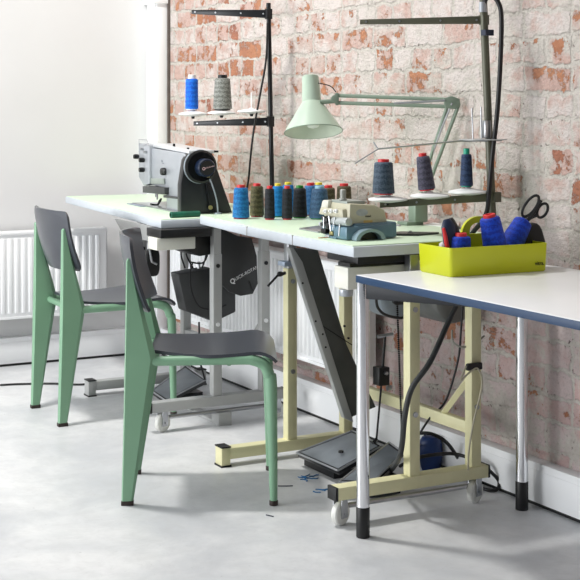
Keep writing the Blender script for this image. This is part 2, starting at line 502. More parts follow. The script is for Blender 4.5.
def make_chair(loc, rz, label):
    r = empty('chair', loc, rz, label, 'chair', 'green steel chairs with black plywood')
    for s in (-1, 1):
        x = s*.180
        lg = leg_side(x).build('rear_leg', MINT, r, sharp=28)
        b = MB(); b.box((x-.013, -.001, 0), (x+.013, .037, .014)); b.build('foot_cap', BROWNF, lg, bevel=.002)
    for s in (-1, 1):
        b = MB()
        x0, x1 = s*.180, s*.200
        pts = [(x0, .085, .440), (x0, .12, .441), (s*.196, .36, .447), (s*.2, .405, .445), (s*.2, .438, .43), (s*.201, .452, .40), (s*.202, .460, .36), (s*.204, .467, .014)]
        rad = [.015, .015, .0165, .017, .0175, .018, .018, .0115]
        Q = []
        b.tube(pts, rad, 12, 5)
        lg = b.build('front_leg', MINT, r)
        b = MB(); b.cyl((s*.204, .467, 0), (s*.204, .467, .016), .0135, .0135, 12); b.build('foot_cap', BROWNF, lg, bevel=.002)
    b = MB(); b.tube([(-.17, .075, .440), (.17, .075, .440)], .013, 10); b.tube([(-.19, .33, .437), (.19, .33, .437)], .011, 10)
    b.build('crossbar', MINT, r)
    def seat(u, v):
        s = 2*u-1
        L = .425*v
        if v < .8: z = .468 - .010*math.sin(PI*v/.8); y = .088+.42*v*.96
        else:
            t = (v-.8)/.2; a = t*1.15
            z = .468 - .052*(1-math.cos(a)); y = .088+.42*.8*.96+.072*math.sin(a)
        z -= .006*(1-s*s)*math.sin(PI*min(v, .9))
        w = .158+.05*min(1, v*2.2)
        rnd = 1-.05*max(0, (v-.93)/.07)**2 - .05*max(0, (.05-v)/.05)
        return (s*w*rnd, y, z)
    MB().sheet(seat, 20, 24, .010).build('seat', PLY, r, sharp=50)
    def back(u, v):
        s = 2*u-1
        # rounded corners
        e = abs(2*v-1)
        w = .208*(1-.10*max(0, (e-.72)/.28)**2.4)
        z = .590 + .236*v
        y = .041 - .058*v + .045*s*s + .001 - .010*math.sin(PI*v)
        z += -.006*(s*s)*(2*v-1)*0.8 
        return (s*w, y, z)
    MB().sheet(back, 24, 26, .010).build('backrest', PLY, r, sharp=50)
    return r
P1 = Vector((6.365-4.092, 1.6535-2.712, 0))
make_chair((2.256, -1.076, 0), -26, 'green steel chair in front, turned aside before the overlocker table')
make_chair((6.365-5.2125, 1.752-2.712-.022, 0), -1.5, 'green steel chair farther back, facing the left end of the grey sewing machine table')
# ------------------------------------------------------------------ sewing tables
ANG = 22
def castor(parent, x, y, top, R=.035):
    b = MB(); b.lathe([(R-.004, -.011), (R, -.007), (R, .007), (R-.004, .011)], 24, T(x, y, R) @ rot('Z', ANG) @ rot('Y', 90))
    wl = b.build('castor', WHEEL, parent, bevel=.001)
    b = MB(); b.lathe([(.013, -.0125), (.013, .0125)], 16, T(x, y, R) @ rot('Z', ANG) @ rot('Y', 90)); b.build('hub', mat('grey_nylon', (180, 180, 175), .5), wl)
    b = MB()
    for s in (-1, 1):
        b.box((s*.015-.0015, -.014, R-.012), (s*.015+.0015, .014, top), T(x, y, 0) @ rot('Z', ANG))
    b.lathe([(.004, -.02), (.004, .02)], 10, T(x, y, R) @ rot('Z', ANG) @ rot('Y', 90))
    b.build('fork', STEEL, wl)
def sewing_table(loc, poly, top_z, frames, paint, label, side_m, seam=None):
    """poly: tabletop outline in world xy; frames: (x_left, x_right)"""
    r = empty('sewing_table', loc, 0, label, 'sewing table')
    O = Vector(loc)
    th = .034
    loc_poly = [(p[0]-O.x, p[1]-O.y) for p in poly]
    MB().prism(loc_poly, top_z-th, top_z-.003).build('tabletop', side_m, r, bevel=.004)
    c = Vector((sum(p[0] for p in loc_poly)/len(poly), sum(p[1] for p in loc_poly)/len(poly)))
    ins = []
    for p in loc_poly:
        d = Vector(p)-c; ins.append(tuple(c + d*(1-.010/d.length)))
    MB().prism(ins, top_z-.0035, top_z).build('laminate', LAM, r, bevel=.001)
    xl, xr = frames[0]-O.x, frames[1]-O.x
    yA, yB = -.71-O.y, -.150-O.y              # foot bar ends
    y1, y2 = (-.446-O.y, -.238-O.y) if paint is GREYP else (-.419-O.y, -.192-O.y)             # near and far post
    # left frame stands on the floor, right one rides on castors
    for i, x in enumerate((xl, xr)):
        z0, z1 = (.024, .062) if i == 0 else (.078, .116)
        ya = yA-(.03 if (i and paint is GREYP) else 0)
        b = MB(); b.box((x-.024, ya+.02, z0), (x+.024, yB, z1)); b.build('foot_bar', paint, r, bevel=.003)
        b = MB()
        if i == 0:
            for ya_ in (yA+.013, yB-.034):
                b = MB(); b.box((x-.026, ya_, .003), (x+.026, ya_+.034, z1+.004)); e_ = b.build('end_block', paint, r, bevel=.003)
                b = MB(); b.box((x-.028, ya_-.002, .0), (x+.028, ya_+.036, .006)); b.build('foot_pad', RUBBER, e_)
                b = MB(); b.box((x-.027, ya_-.001, z1+.003), (x+.027, ya_+.035, z1+.007)); b.build('block_cap', RUBBER, e_)
        else:
            b.box((x-.0245, ya+.012, z0-.0005), (x+.0245, ya+.021, z1+.0005)); b.build('end_cap', BLACKP, r, bevel=.001)
            b = MB(); b.box((x-.0245, yB-.001, z0-.0005), (x+.0245, yB+.006, z1+.0005)); b.build('end_cap', BLACKP, r, bevel=.001)
            castor(r, x, yA+.042, z0+.002); castor(r, x, yB-.035, z0+.002)
            b = MB(); b.cyl((x-.006, yA+.07, .052), (x-.006, yB-.06, .052), .008, .008, 10); b.build('lift_rod', STEEL, r)
        for k, y in enumerate((y1, y2)):
            b = MB(); b.box((x-.0185, y-.0185, z1-.002), (x+.0185, y+.0185, .66)); p = b.build('post', paint, r, bevel=.003)
            b = MB(); b.box((x-.016, y-.016, .64), (x+.016, y+.016, top_z-th)); b.build('inner_post', STEEL if paint is CREAM else paint, p, bevel=.002)
            for zz in (.615, .39 if paint is GREYP else .30):
                b = MB(); b.cyl((x+.018, y, zz), (x+.023, y, zz), .008, .008, 12); b.build('bolt', BLACKM if (paint is GREYP and zz > .5) else (WHITEP if paint is GREYP else STEEL), p)
        b = MB(); b.box((x-.020, y1-.1, top_z-th-.006), (x+.020, y2+.06, top_z-th)); b.build('top_bracket', DKGREY, r)
    b = MB(); b.box((xl, y2-.014, .212), (xr, y2+.014, .250)); b.build('crossbar', paint, r, bevel=.003)
    b = MB(); b.tube([(xr-.16, y2, .245), (xr-.012, y2, .39)], .012, 4, flat=(1, 1)); b.build('brace', paint, r)
    return r

# table A (far, grey stand)
A_TOP = .80
A_poly = [(6.365-6.263, -.528), (6.365-4.766, -.674), (6.365-4.735, -.06), (6.365-6.215, -.03)]
TA = sewing_table((1.2, -.35, 0), A_poly, A_TOP, (.855, 1.60), GREYP, 'pale green sewing table with a grey stand by the corner, under the grey machine', EDGEW)
# table B (near, cream stand)
B_TOP = .82
B_poly = [(6.365-4.66, -.562), (6.365-4.149, -.622), (6.365-3.40, -.654), (6.365-3.395, -.06), (6.365-4.70, -.045)]
TB = sewing_table((2.5, -.35, 0), B_poly, B_TOP, (2.149, 2.915), CREAM, 'pale green sewing table with a cream stand, under the thread cones and overlocker', EDGEW)
oa, ob = Vector((1.2, -.35, 0)), Vector((2.5, -.35, 0))
# seams in table B's edging
for (x, y) in ((6.365-4.149, -.622), (6.365-3.80, -.637)):
    MB().box((x-.001-ob.x, y-.0012-ob.y, B_TOP-.033), (x+.001-ob.x, y+.003-ob.y, B_TOP-.002)).build('edging_seam', mat('seam_grey', (150, 140, 130), .7), TB)
# grey castor-lift foot of table A
b = MB(); b.box((1.30-oa.x, -.440-oa.y, .0), (1.60-oa.x, -.395-oa.y, .012)); b.box((1.56-oa.x, -.445-oa.y, .0), (1.625-oa.x, -.39-oa.y, .05))
b.build('stabiliser_foot', GREYP, TA, bevel=.002)
# drawer boxes
def drawer(parent, O, corner, w, d, ztop, h):
    x, y = corner[0]-O.x, corner[1]-O.y
    b = MB(); b.box((x-w, y, ztop-h), (x, y+d, ztop)); b.build('drawer', BOXW, parent, bevel=.003)
    b = MB(); b.box((x-w+.006, y+.01, ztop), (x-.004, y+d-.01, ztop+.012)); b.build('drawer_runner', BLACKP, parent)
drawer(TA, oa, (6.365-4.722, -.712+.003), .085, .158, .734, .046)
drawer(TB, ob, (6.365-3.478, -.626), .080, .26, .747, .066)
# control box, oil pan and motor under table A
b = MB()
x0 = 1.60-oa.x
b.box((1.52-oa.x, -.70-oa.y, .734), (1.66-oa.x, -.49-oa.y, .766))
b.build('control_box', BLACKP, TA, bevel=.003)
b = MB(); b.prism([(-.60-oa.y, .742), (-.45-oa.y, .742), (-.45-oa.y, .655), (-.50-oa.y, .650), (-.60-oa.y, .690)], 1.38-oa.x, 1.575-oa.x, 'x')
b.build('oil_pan', BLACKP, TA, bevel=.006)
b = MB(); yb = -.655
def ub(px, py): v = aty(px, py, yb)-oa; return (v.x, v.z)
b.prism([ub(115, 218), ub(160, 228), ub(157, 241), ub(141, 240), ub(122, 231)], yb-.004-oa.y, yb+.004-oa.y, 'y'); b.build('side_bracket', GREYP, TA, bevel=.001)
# knee lifter
kp = [atx(148, 241, 1.42)-oa, atx(152, 262, 1.42)-oa]
b = MB(); b.tube([kp[0], kp[1], kp[1]+Vector((.0, .02, -.01))], .0045, 8); kl = b.build('knee_lever', STEEL, TA)
kc = atx(155.5, 263, 1.40)-oa
b = MB(); pts = []
for i in range(24):
    a = 2*PI*i/24; ce = abs(math.cos(a))**.6*math.copysign(1, math.cos(a)); se = abs(math.sin(a))**.6*math.copysign(1, math.sin(a))
    pts.append((kc.y+.028*ce, kc.z+.055*se))
b.prism(pts, kc.x-.045, kc.x-.018, 'x'); b.build('knee_pad', BLACKP, kl, bevel=.005)
# motor: slanted dark box, hung behind the right posts
M = T(1.42-oa.x, -.42-oa.y, .52) @ rot('X', -9)
def quad_at(pix, x, O): return [((atx(a, c, x)-O).y, (atx(a, c, x)-O).z) for a, c in pix]
mt = MB().prism(quad_at([(178, 274), (212, 268), (236, 290), (236, 312), (215, 322), (186, 311)], 1.40, oa), 1.32-oa.x, 1.40-oa.x, 'x').build('motor', DKGREY, TA, bevel=.006)
q = [atx(193, 268, 1.41)-oa, atx(202, 268, 1.41)-oa]
for p in q:
    b = MB(); b.cyl(p+Vector((-.03, 0, -.005)), p+Vector((-.03, 0, .022)), .006, .006, 10); b.build('cable_gland', STEEL, mt)
b = MB()
for (pa, pb, pc) in (((193, 268), (186, 252), (196, 243)), ((202, 268), (206, 254), (200, 243)), ((190, 262), (204, 262), (210, 243)), ((185, 268), (181, 252), (190, 244))):
    b.tube([atx(*pa, 1.38)-oa, atx(*pb, 1.39)-oa, atx(*pc, 1.38)-oa], .0035, 6, 6)
b.tube([atx(193, 262, 1.41)-oa, atx(190, 275, 1.415)-oa, atx(192, 292, 1.42)-oa, atx(200, 307, 1.42)-oa, atx(215, 309, 1.42)-oa, atx(226, 305, 1.42)-oa], .003, 6, 6)
b.build('motor_wire', BLACKP, mt)
# belt guard plate with its maker's lettering
gx = 1.50
gp = quad_at([(221, 228), (238, 236), (252, 238), (257, 256), (258, 284), (253, 294), (241, 296), (230, 292), (221, 284)], gx, oa)
bg_ = MB().prism(gp, gx-.02-oa.x, gx-oa.x, 'x').build('belt_guard', mat('charcoal_plastic', (50, 51, 52), .5, 0, .08, 12), TA, bevel=.003)
pc = atx(246.6, 273, gx+.0008)-oa
pr = atx(256, 267.7, gx+.0008)-oa
text_mesh('lettering', 'UICK-ROTAN', .0185, WHITEP, bg_, frame_M(pc, pr-pc, (1, 0, 0)))
pq = atx(232.5, 281, gx)-oa
b = MB()
for i in range(20):
    a0, a1 = 2*PI*i/20, 2*PI*(i+1)/20
    vs = [(0.001, rr*math.cos(a), rr*math.sin(a)) for a in (a0, a1) for rr in (.0065, .0105)]
    b.poly([Vector(v)+pq for v in vs], [(0, 1, 3, 2)])
b.box(pq+Vector((.0005, .003, -.012)), pq+Vector((.0012, .012, -.009)))
b.build('emblem', WHITEP, bg_)
b = MB(); p = atx(251, 283, gx+.001)-oa; b.tube([atx(249, 281, gx+.002)-oa, atx(253, 291, gx+.002)-oa], .003, 6); b.build('slot', BLACKP, bg_)
# table B: control box, motor, chute, clamps
b = MB(); b.box((2.72-ob.x, -.60-ob.y, .757), (2.90-ob.x, -.29-ob.y, .784)); b.build('control_box', BLACKP, TB, bevel=.002)
p = atx(346, 292, 2.86)-ob
b = MB(); b.cyl(p+Vector((0, .0, .008)), p+Vector((0, 0, -.012)), .022, .020, 20); b.build('adjuster_knob', SILVER, TB, bevel=.002)
pm = atx(440, 300, 2.62)-ob
b = MB(); b.lathe([(.06, -.10), (.082, -.092), (.088, -.07), (.088, .07), (.082, .092), (.06, .10)], 32, T(pm.x, pm.y, pm.z+.02) @ rot('Y', 90)); mo = b.build('motor', mat('motor_grey', (112, 114, 112), .45, .3, .08, 12), TB, bevel=.003)
pm2 = atx(389, 296, 2.50)-ob
b = MB(); b.lathe([(.05, -.06), (.068, -.05), (.068, .05), (.05, .06)], 28, T(pm2.x, pm2.y, pm2.z) @ rot('Y', 90)); b.build('motor_pulley_guard', mat('blue_grey_metal', (150, 160, 168), .45, .2), TB, bevel=.002)
p = atx(383, 287, 2.9)-ob
# motor hanging bracket
b = MB(); b.box((pm.x-.05, pm.y-.02, pm.z+.08), (pm.x+.05, pm.y+.02, B_TOP-.034)); b.box((pm2.x-.03, pm2.y-.02, pm2.z+.05), (pm2.x+.03, pm2.y+.02, B_TOP-.034)); b.build('motor_bracket', DKGREY, TB)
# waste chute: channel side coloured as in shade, flange coloured as lit
cx = 6.365-3.95
def cp(px, py): v = atx(px, py, cx)-ob; return (v.y, v.z)
CH_SHADED = mat('chute_shaded_grey', (80, 82, 78), .5, .2, .12, 14)
CH_LIT = mat('chute_flange_lit_grey', (176, 178, 176), .45, .2, .06, 14)
ch = MB().prism([cp(293, 248), cp(318, 250), cp(347, 345), cp(376, 407), cp(352, 417)], cx-.03-ob.x, cx-ob.x, 'x').build('waste_chute', CH_SHADED, TB, bevel=.002)
b = MB(); b.prism([cp(289, 248), cp(293, 248), cp(302, 262), cp(353, 422), cp(344, 418)], cx-.02-ob.x, cx+.004-ob.x, 'x'); b.build('flange', CH_LIT, ch, bevel=.001)
for pp in ((302, 283), (315, 321), (322, 334), (325, 347), (344, 326), (348, 338)):
    q = atx(*pp, cx)-ob; b = MB(); b.cyl(q+Vector((.0, 0, 0)), q+Vector((.006, 0, 0)), .0035, .0035, 8)
    b.build('bolt', BLACKM, ch)
b = MB(); a_, b2 = atx(317, 318, cx+.002)-ob, atx(352, 346, cx+.002)-ob; b.tube([atx(315, 321, cx+.002)-ob, atx(352, 345, cx+.002)-ob], .0015, 5); b.build('joint_line', BLACKM, ch)
# clamp lever on the near left post
b = MB(); x = 2.149; 
l0 = atx(290, 264, x+.03)-ob
b.box(l0+Vector((-.05, -.022, -.008)), l0+Vector((0, .022, .008))); b.build('clamp', mat('pale_blue_clamp', (168, 182, 200), .4, .3), TB, bevel=.002)
b = MB(); b.tube([atx(285, 273, x+.02)-ob, atx(278, 275, x+.03)-ob, atx(268, 286, x+.05)-ob], [.006, .004, .004], 8)
b.lathe([(.004, -.012), (.009, 0), (.009, .010), (.004, .014)], 12, Matrix.Translation(atx(281, 274, x+.03)-ob) @ rot('X', 90)); b.build('clamp_lever', BLACKP, TB)

# ------------------------------------------------------------------ pedals
def pedal(name, c, corners, label, rodtop, m, inset=True):
    """treadle plate: four corners (world), with a rim and a pull rod"""
    O = Vector(c)
    r = empty(name, (O.x, O.y, 0), 0, label, 'pedal')
    O = Vector((O.x, O.y, 0))
    k = [Vector(p)-O for p in corners]
    nrm = (k[1]-k[0]).cross(k[3]-k[0]).normalized()
    if nrm.z < 0: nrm = -nrm
    b = MB(); vs = [p for p in k]+[p-nrm*.016 for p in k]
    b.poly(vs, [(0, 1, 2, 3), (7, 6, 5, 4), (0, 4, 5, 1), (1, 5, 6, 2), (2, 6, 7, 3), (3, 7, 4, 0)])
    b.build('plate', BLACKM if m is None else m, r, bevel=.002)
    cc = sum(k, Vector())/4
    ki = [cc+(p-cc)*.9+nrm*.002 for p in k]
    b = MB(); vs = ki+[p-nrm*.004 for p in ki]
    b.poly(vs, [(0, 1, 2, 3), (7, 6, 5, 4), (0, 4, 5, 1), (1, 5, 6, 2), (2, 6, 7, 3), (3, 7, 4, 0)])
    b.build('tread', mat('worn_tread', (122, 128, 134), .38, .35, .22, 9) , r)
    # rim
    b = MB()
    for i in range(4):
        b.tube([k[i]+nrm*.001, k[(i+1) % 4]+nrm*.001], .003, 6)
    b.build('rim', STEEL, r)
    return r, k, cc, O
pr_, k, cc, O = pedal('pedal', (2.30, -.32, 0), [atz(296.5, 453, .045), atz(338, 471, .050), atz(382, 446, .115), atz(353, 431, .115)], 'wide dark treadle pedal on the floor behind the front leg bar, larger of the pair', None, None)
b = MB(); b.box(k[0]+Vector((.0, .03, -.045)), k[0]+Vector((.2, .26, -.02))); b.build('base', BLACKM, pr_)
b = MB(); q = atz(341, 452, .085)-O; b.lathe([(.009, -.002), (.009, .004), (.004, .006)], 12, Matrix.Translation(q)); b.build('screw', BLACKM, pr_)
# rod up to the treadle
tp = atx(385, 336, 2.56)-O; mid = atx(382, 378, 2.54)-O; lo = atx(376.5, 439, 2.52)-O
b = MB(); b.tube([tp, mid], .0045, 8); b.tube([mid, lo], .0035, 8); b.tube([lo, lo+Vector((.01, -.02, -.01))], .006, 8); rd = b.build('pull_rod', BLACKM, pr_)
b = MB(); b.box(mid+Vector((-.02, -.024, -.022)), mid+Vector((.02, .018, .038))); b.build('rod_switch', BLACKP, rd, bevel=.003)
b = MB(); b.cyl(mid+Vector((.02, .0, .02)), mid+Vector((.03, .0, .02)), .006); b.cyl(mid+Vector((0, .02, -.035)), mid+Vector((0, .035, -.035)), .009); b.tube([tp+Vector((0, -.03, .0)), tp+Vector((0, .03, .004))], .006, 6); b.build('rod_screw', STEEL, rd)
pr2, k, cc, O = pedal('pedal', (2.72, -.36, 0), [atz(339, 482, .055), atz(371, 484, .05), atz(404, 453, .12), atz(389, 442.5, .14)], 'narrow scuffed pedal tilted up beside the cream foot bar, smaller of the pair', None, None)
b = MB(); b.box(cc+Vector((-.05, -.05, -.085)), cc+Vector((.05, .06, -.03))); b.build('base', BLACKM, pr2)
pr3, k, cc, O = pedal('pedal', (1.30, -.40, 0), [atz(151, 391, .04), atz(166, 401, .03), atz(206, 380, .085), atz(186, 366, .10)], 'grey treadle pedal under the far sewing table, behind the front chair', None, DKGREY)
b = MB(); b.box(cc+Vector((-.08, -.05, -.06)), cc+Vector((.08, .08, -.025))); b.build('base', BLACKM, pr3)
b = MB(); b.tube([atx(205, 380, 1.50)-O, atx(200, 362, 1.48)-O, atx(199, 322, 1.44)-O], .004, 8); b.build('pull_rod', BLACKM, pr3)

# ------------------------------------------------------------------ steel-legged table
tx0 = 6.365-3.327; ty0 = 2.021-2.712; TT = .747
ox, oy = tx0+.8, -.36
tb = empty('table', (ox, oy, 0), 0, 'white-topped table with dark blue edge and chrome legs, under the lime caddy', 'table')
x0, x1, y0, y1 = tx0-ox, tx0+1.6-ox, ty0-oy, -.055-oy
b = MB(); b.box((x0, y0, TT-.022), (x1, y1, TT-.002)); b.build('edge_band', mat('navy_edge', (14, 52, 88), .4, 0, .04, 10), tb, bevel=.0015)
b = MB(); b.box((x0+.002, y0+.002, TT-.0025), (x1-.002, y1-.002, TT)); b.build('tabletop', mat('white_laminate', (238, 238, 238), .28, 0, .008, 6), tb, bevel=.0008)
lx0, lx1 = 6.365-3.323-ox, x1-.03
RAIL = mat('anthracite_rail', (22, 25, 31), .5, .3, .08, 12)
for (x, y) in ((lx0, -.669-oy), (lx0+.003, -.105-oy), (lx1, -.669-oy), (lx1, -.105-oy)):
    b = MB(); b.cyl((x, y, .085), (x, y, TT-.022), .0185, .0185, 28); lg = b.build('leg', CHROME, tb)
    b = MB(); b.cyl((x, y, 0), (x, y, .088), .0195, .0195, 24); b.build('leg_cap', BLACKP, lg, bevel=.003)
b = MB()
def rail(p, q, h=.05, t=.035):
    p, q = Vector(p), Vector(q); d = (q-p).normalized(); n = Vector((-d.y, d.x, 0))*t/2
    z1 = TT-.024
    vs = [p-n, q-n, q+n, p+n]
    b.poly([v+Vector((0, 0, z1-h)) for v in vs]+[v+Vector((0, 0, z1)) for v in vs], [(0,3,2,1),(4,5,6,7),(0,1,5,4),(1,2,6,5),(2,3,7,6),(3,0,4,7)])
rail((lx0-.004, -.664-oy, 0), (lx0+.78, -.664-oy+.48, 0), .044, .034)
rail((lx1, -.669-oy, 0), (lx1-.78, -.669-oy+.47, 0), .042)
b.build('under_rail', RAIL, tb, bevel=.002)

# ------------------------------------------------------------------ lime tool caddy and what is in it
LIME = mat('lime_plastic', (190, 196, 6), .38, 0, .02, 12)
cf, cr, cl = atz(451, 277.5, TT), atz(546.3, 271, TT), atz(421, 273.5, TT)
ux = (cr-cf); Lc = ux.length; ux.normalize(); uy = Vector((-ux.y, ux.x, 0)); Wc = .162
# local: x along the long side, y across toward -x world
cad = empty('tool_caddy', cf+ux*Lc/2+uy*Wc/2, math.degrees(math.atan2(ux.y, ux.x)), 'lime green plastic tool caddy on the white table, holding thread and scissors', 'caddy')
b = MB()
hL, hW, H = Lc/2, Wc/2, .082
def ring(ex, z): # rounded rectangle
    pts = []
    for (sx, sy, a0) in ((1, -1, -90), (1, 1, 0), (-1, 1, 90), (-1, -1, 180)):
        for k_ in range(4):
            a = math.radians(a0+30*k_)
            pts.append(Vector((sx*(hL+ex-.010)+.010*math.cos(a), sy*(hW+ex-.010)+.010*math.sin(a), z)))
    return pts
rs = [ring(-.002, 0), ring(.001, .004), ring(.004, H), ring(.001, H), ring(-.004, .006)]
n_ = 16; vs = [p for q in rs for p in q]
fs = [tuple(reversed(range(n_))), tuple(range(4*n_, 5*n_))]
for j in range(4):
    for i in range(n_): fs.append((j*n_+i, j*n_+(i+1) % n_, (j+1)*n_+(i+1) % n_, (j+1)*n_+i))
b.poly(vs, fs); b.build('tray', LIME, cad, sharp=40)
# divider that rises into the arched carrying handle
b = MB(); outer = []; N = 24
inner = []
for i in range(N+1):
    a = PI*i/N
    outer.append((-.064*math.cos(a)*1.0, .060+.098*math.sin(a)**.5)); inner.append((-.034*math.cos(a), .108+.032*math.sin(a)**.6))
vs = []
for h in (.017, .027):
    vs += [Vector((p[0], h, p[1])) for p in outer]+[Vector((p[0], h, p[1])) for p in inner]
m_ = N+1; fs = []
for i in range(N):
    fs += [(i, i+1, m_+i+1, m_+i), (2*m_+i, 3*m_+i, 3*m_+i+1, 2*m_+i+1), (i, 2*m_+i, 2*m_+i+1, i+1), (m_+i, m_+i+1, 3*m_+i+1, 3*m_+i)]
fs += [(0, m_, 3*m_, 2*m_), (N, 2*m_+N, 3*m_+N, m_+N)]
b.poly(vs, fs); b.box((-hL+.004, .020, .005), (hL-.004, .024, .074)); b.box((-.064, .018, .06), (.064, .026, .108))
b.build('handle', LIME, cad)
text_mesh('lettering', 'vitra.', .0165, mat('black_print', (6, 6, 6), .7), cad, T(hL-.027, -hW-.0040, .024) @ rot('X', 90-2.5), .0007)
def cone_profile(H, r0, r1):
    return [(r0*.80, .0), (r0*.80, H*.035), (r0*.98, H*.04), (r0, H*.07), (r1+(r0-r1)*.12, H*.88), (r1, H*.93), (r1*.86, H*.965), (r1*.5, H*.97)]
def make_cone(name, H, r0, r1, tm, capm, label, group, tipH=.04, basem=None, tipr=None):
    """thread wound on a plastic core; local z up, origin at base"""
    r = empty(name, (0, 0, 0), 0, label, 'thread cone', group)
    r['r0'] = r0
    b = MB(); b.lathe(cone_profile(H, r0, r1), 28); b.build('thread', tm, r, sharp=50)
    del r['r0']
    tr = tipr or r1*.62
    b = MB(); b.lathe([(r0*.62, 0), (r0*.84, .001), (r0*.84, H*.045), (r0*.5, H*.05)], 24); b.build('core_base', basem or capm, r)
    b = MB(); b.lathe([(tr, H*.95), (tr, H*(1+tipH)), (tr*.85, H*(1+tipH)+.001), (tr*.6, H*(1+tipH)+.001), (tr*.6, H*(1+tipH)-.004), (0, H*(1+tipH)-.004)], 20); b.build('core_tip', capm, r)
    return r
def aim(o, base, up):
    q = Vector((0, 0, 1)).rotation_difference(Vector(up).normalized())
    o.rotation_mode = 'QUATERNION'; o.rotation_quaternion = q; o.location = base
ROYAL = thread_mat('royal_blue_thread', (3, 42, 148), (6, 62, 188))
def inbox(lx, ly, z):
    return cf+ux*lx+uy*ly+Vector((0, 0, z-TT+0)) + Vector((0, 0, 0))
bz = TT+.007
# upright-leaning cone, lying cone, low spool
def toward(px0, py0, px1, py1, d0, d1):
    a, c = atd(px0, py0, d0), atd(px1, py1, d1); return a, (c-a)
c1 = make_cone('thread_cone', .118, .036, .029, ROYAL, REDP, 'royal blue thread cone with red tip leaning upright in the lime caddy', None)
a, d = toward(497, 256, 488.5, 212, 3.938, 3.93); aim(c1, a, d)
c2 = make_cone('thread_cone', .105, .037, .027, ROYAL, mat('blue_core', (14, 50, 150), .5), 'royal blue thread cone tipped over sideways toward the scissors in the caddy', None, .0)
a, d = toward(508, 250, 528, 213, 4.00, 4.04); aim(c2, a, d)
c3 = make_cone('thread_cone', .104, .030, .027, ROYAL, REDP, 'short royal blue thread cone standing lowest in the caddy, red top ring', None, .06)
aim(c3, inbox(.068, .050, bz), (0, 0, 1))
# folding tool with red edge
NAVY = mat('navy_plastic', (22, 34, 62), .4, 0, .1, 20)
r = empty('pocket_tool', inbox(.050, .05, bz), 0, 'navy and red rounded hand tool standing at the left end of the caddy', 'tool')
O = Vector(r.location)
def dpt(px, py, d): return atd(px, py, d)-O
b = MB(); b.tube([dpt(452, 262, 3.905), dpt(450, 240, 3.905), dpt(448, 226, 3.905), dpt(446.5, 219, 3.905)], [.014, .021, .020, .008], 14, 6, flat=(.55, 1.0)); b.build('body', NAVY, r)
b = MB(); b.tube([dpt(459, 262, 3.93), dpt(457, 240, 3.93), dpt(453, 226, 3.93), dpt(450.5, 218, 3.93)], [.014, .022, .022, .010], 14, 6, flat=(1., .6)); b.build('cover', BLACKP, r)
b = MB(); b.tube([dpt(450, 262, 3.885), dpt(446, 240, 3.885), dpt(443.5, 228, 3.885)], [.007, .006, .004], 8, 5); b.build('red_edge', REDP, r)
# crumpled clear wrap
b = MB(); random.seed(3); c_ = inbox(.040, .085, TT+.062)
def wrap(u, v):
    return (c_.x+(u-.5)*.05+random.uniform(-.006, .006), c_.y+(v-.5)*.065+random.uniform(-.006, .006), c_.z+.028*math.sin(PI*u)*math.sin(PI*v)+random.uniform(-.008, .008))
o = b.sheet(wrap, 7, 7, .001).build('plastic_wrap', mat('clear_wrap', (206, 204, 204), .25, 0, .1, 40), None, origin=(c_.x, c_.y, c_.z-.02))
tag(o, 'crumpled pale plastic wrap at the left corner of the lime caddy', 'wrap')
# black pouch
b = MB(); pc_ = atd(532, 242, 4.06)
Mx = Matrix.Translation(pc_) @ Matrix.Rotation(math.atan2(ux.y, ux.x), 4, 'Z') @ rot('Y', -18)
vs = []; fs = []
nu, nv = 16, 10
for j in range(nv+1):
    t = j/nv; ph = -PI/2+PI*t
    for i in range(nu):
        a = 2*PI*i/nu
        f = lambda q, e=.6: abs(q)**e*math.copysign(1, q)
        vs.append(Mx @ Vector((.040*f(math.cos(ph))*f(math.cos(a)), .022*f(math.cos(ph))*f(math.sin(a)), .056*f(math.sin(ph)))))
for j in range(nv):
    for i in range(nu): fs.append((j*nu+i, j*nu+(i+1) % nu, (j+1)*nu+(i+1) % nu, (j+1)*nu+i))
b.poly(vs, fs); o = b.build('pouch', mat('black_fabric', (20, 20, 24), .7, 0, .1, 60), None, sharp=180, origin=pc_-Vector((0, 0, .05)))
tag(o, 'black rounded pouch at the right end of the caddy, below the scissors', 'pouch')
# scissors
r = empty('scissors', atd(521, 236, 4.03), 0, 'black-handled scissors sticking up out of the right end of the caddy', 'scissors')
O = Vector(r.location)
def loop(cxp, cyp, a_, b_, ang, d, rad, n=28):
    pts = []
    for i in range(n+1):
        t = 2*PI*i/n
        x_, y_ = a_*math.cos(t), b_*math.sin(t)
        ca, sa = math.cos(ang), math.sin(ang)
        pts.append(dp2(cxp+x_*ca-y_*sa, cyp+x_*sa+y_*ca, d))
    return pts
def dp2(px, py, d): return atd(px, py, d)-O
b = MB(); b.tube(loop(530.5, 206, 5.2, 12.5, .62, 4.03, 0), .0042, 8); b.tube([dp2(541, 200, 4.03), dp2(534, 212, 4.03), dp2(527, 222, 4.03)], [.006, .006, .004], 8, 4); b.build('handle', BLACKP, r)
b = MB(); b.tube(loop(542.5, 210.5, 4.6, 7.6, .50, 4.035, 0), .0042, 8); b.tube([dp2(537, 215, 4.035), dp2(530, 218, 4.035), dp2(524, 224, 4.035)], [.006, .006, .004], 8, 4); b.build('handle', BLACKP, r)
b = MB(); b.tube([dp2(529, 219, 4.033), dp2(508, 250, 4.05)], [.006, .002], 6, flat=(1, .35)); b.tube([dp2(527, 217, 4.04), dp2(511, 254, 4.06)], [.006, .002], 6, flat=(1, .35)); b.build('blade', STEEL, r)
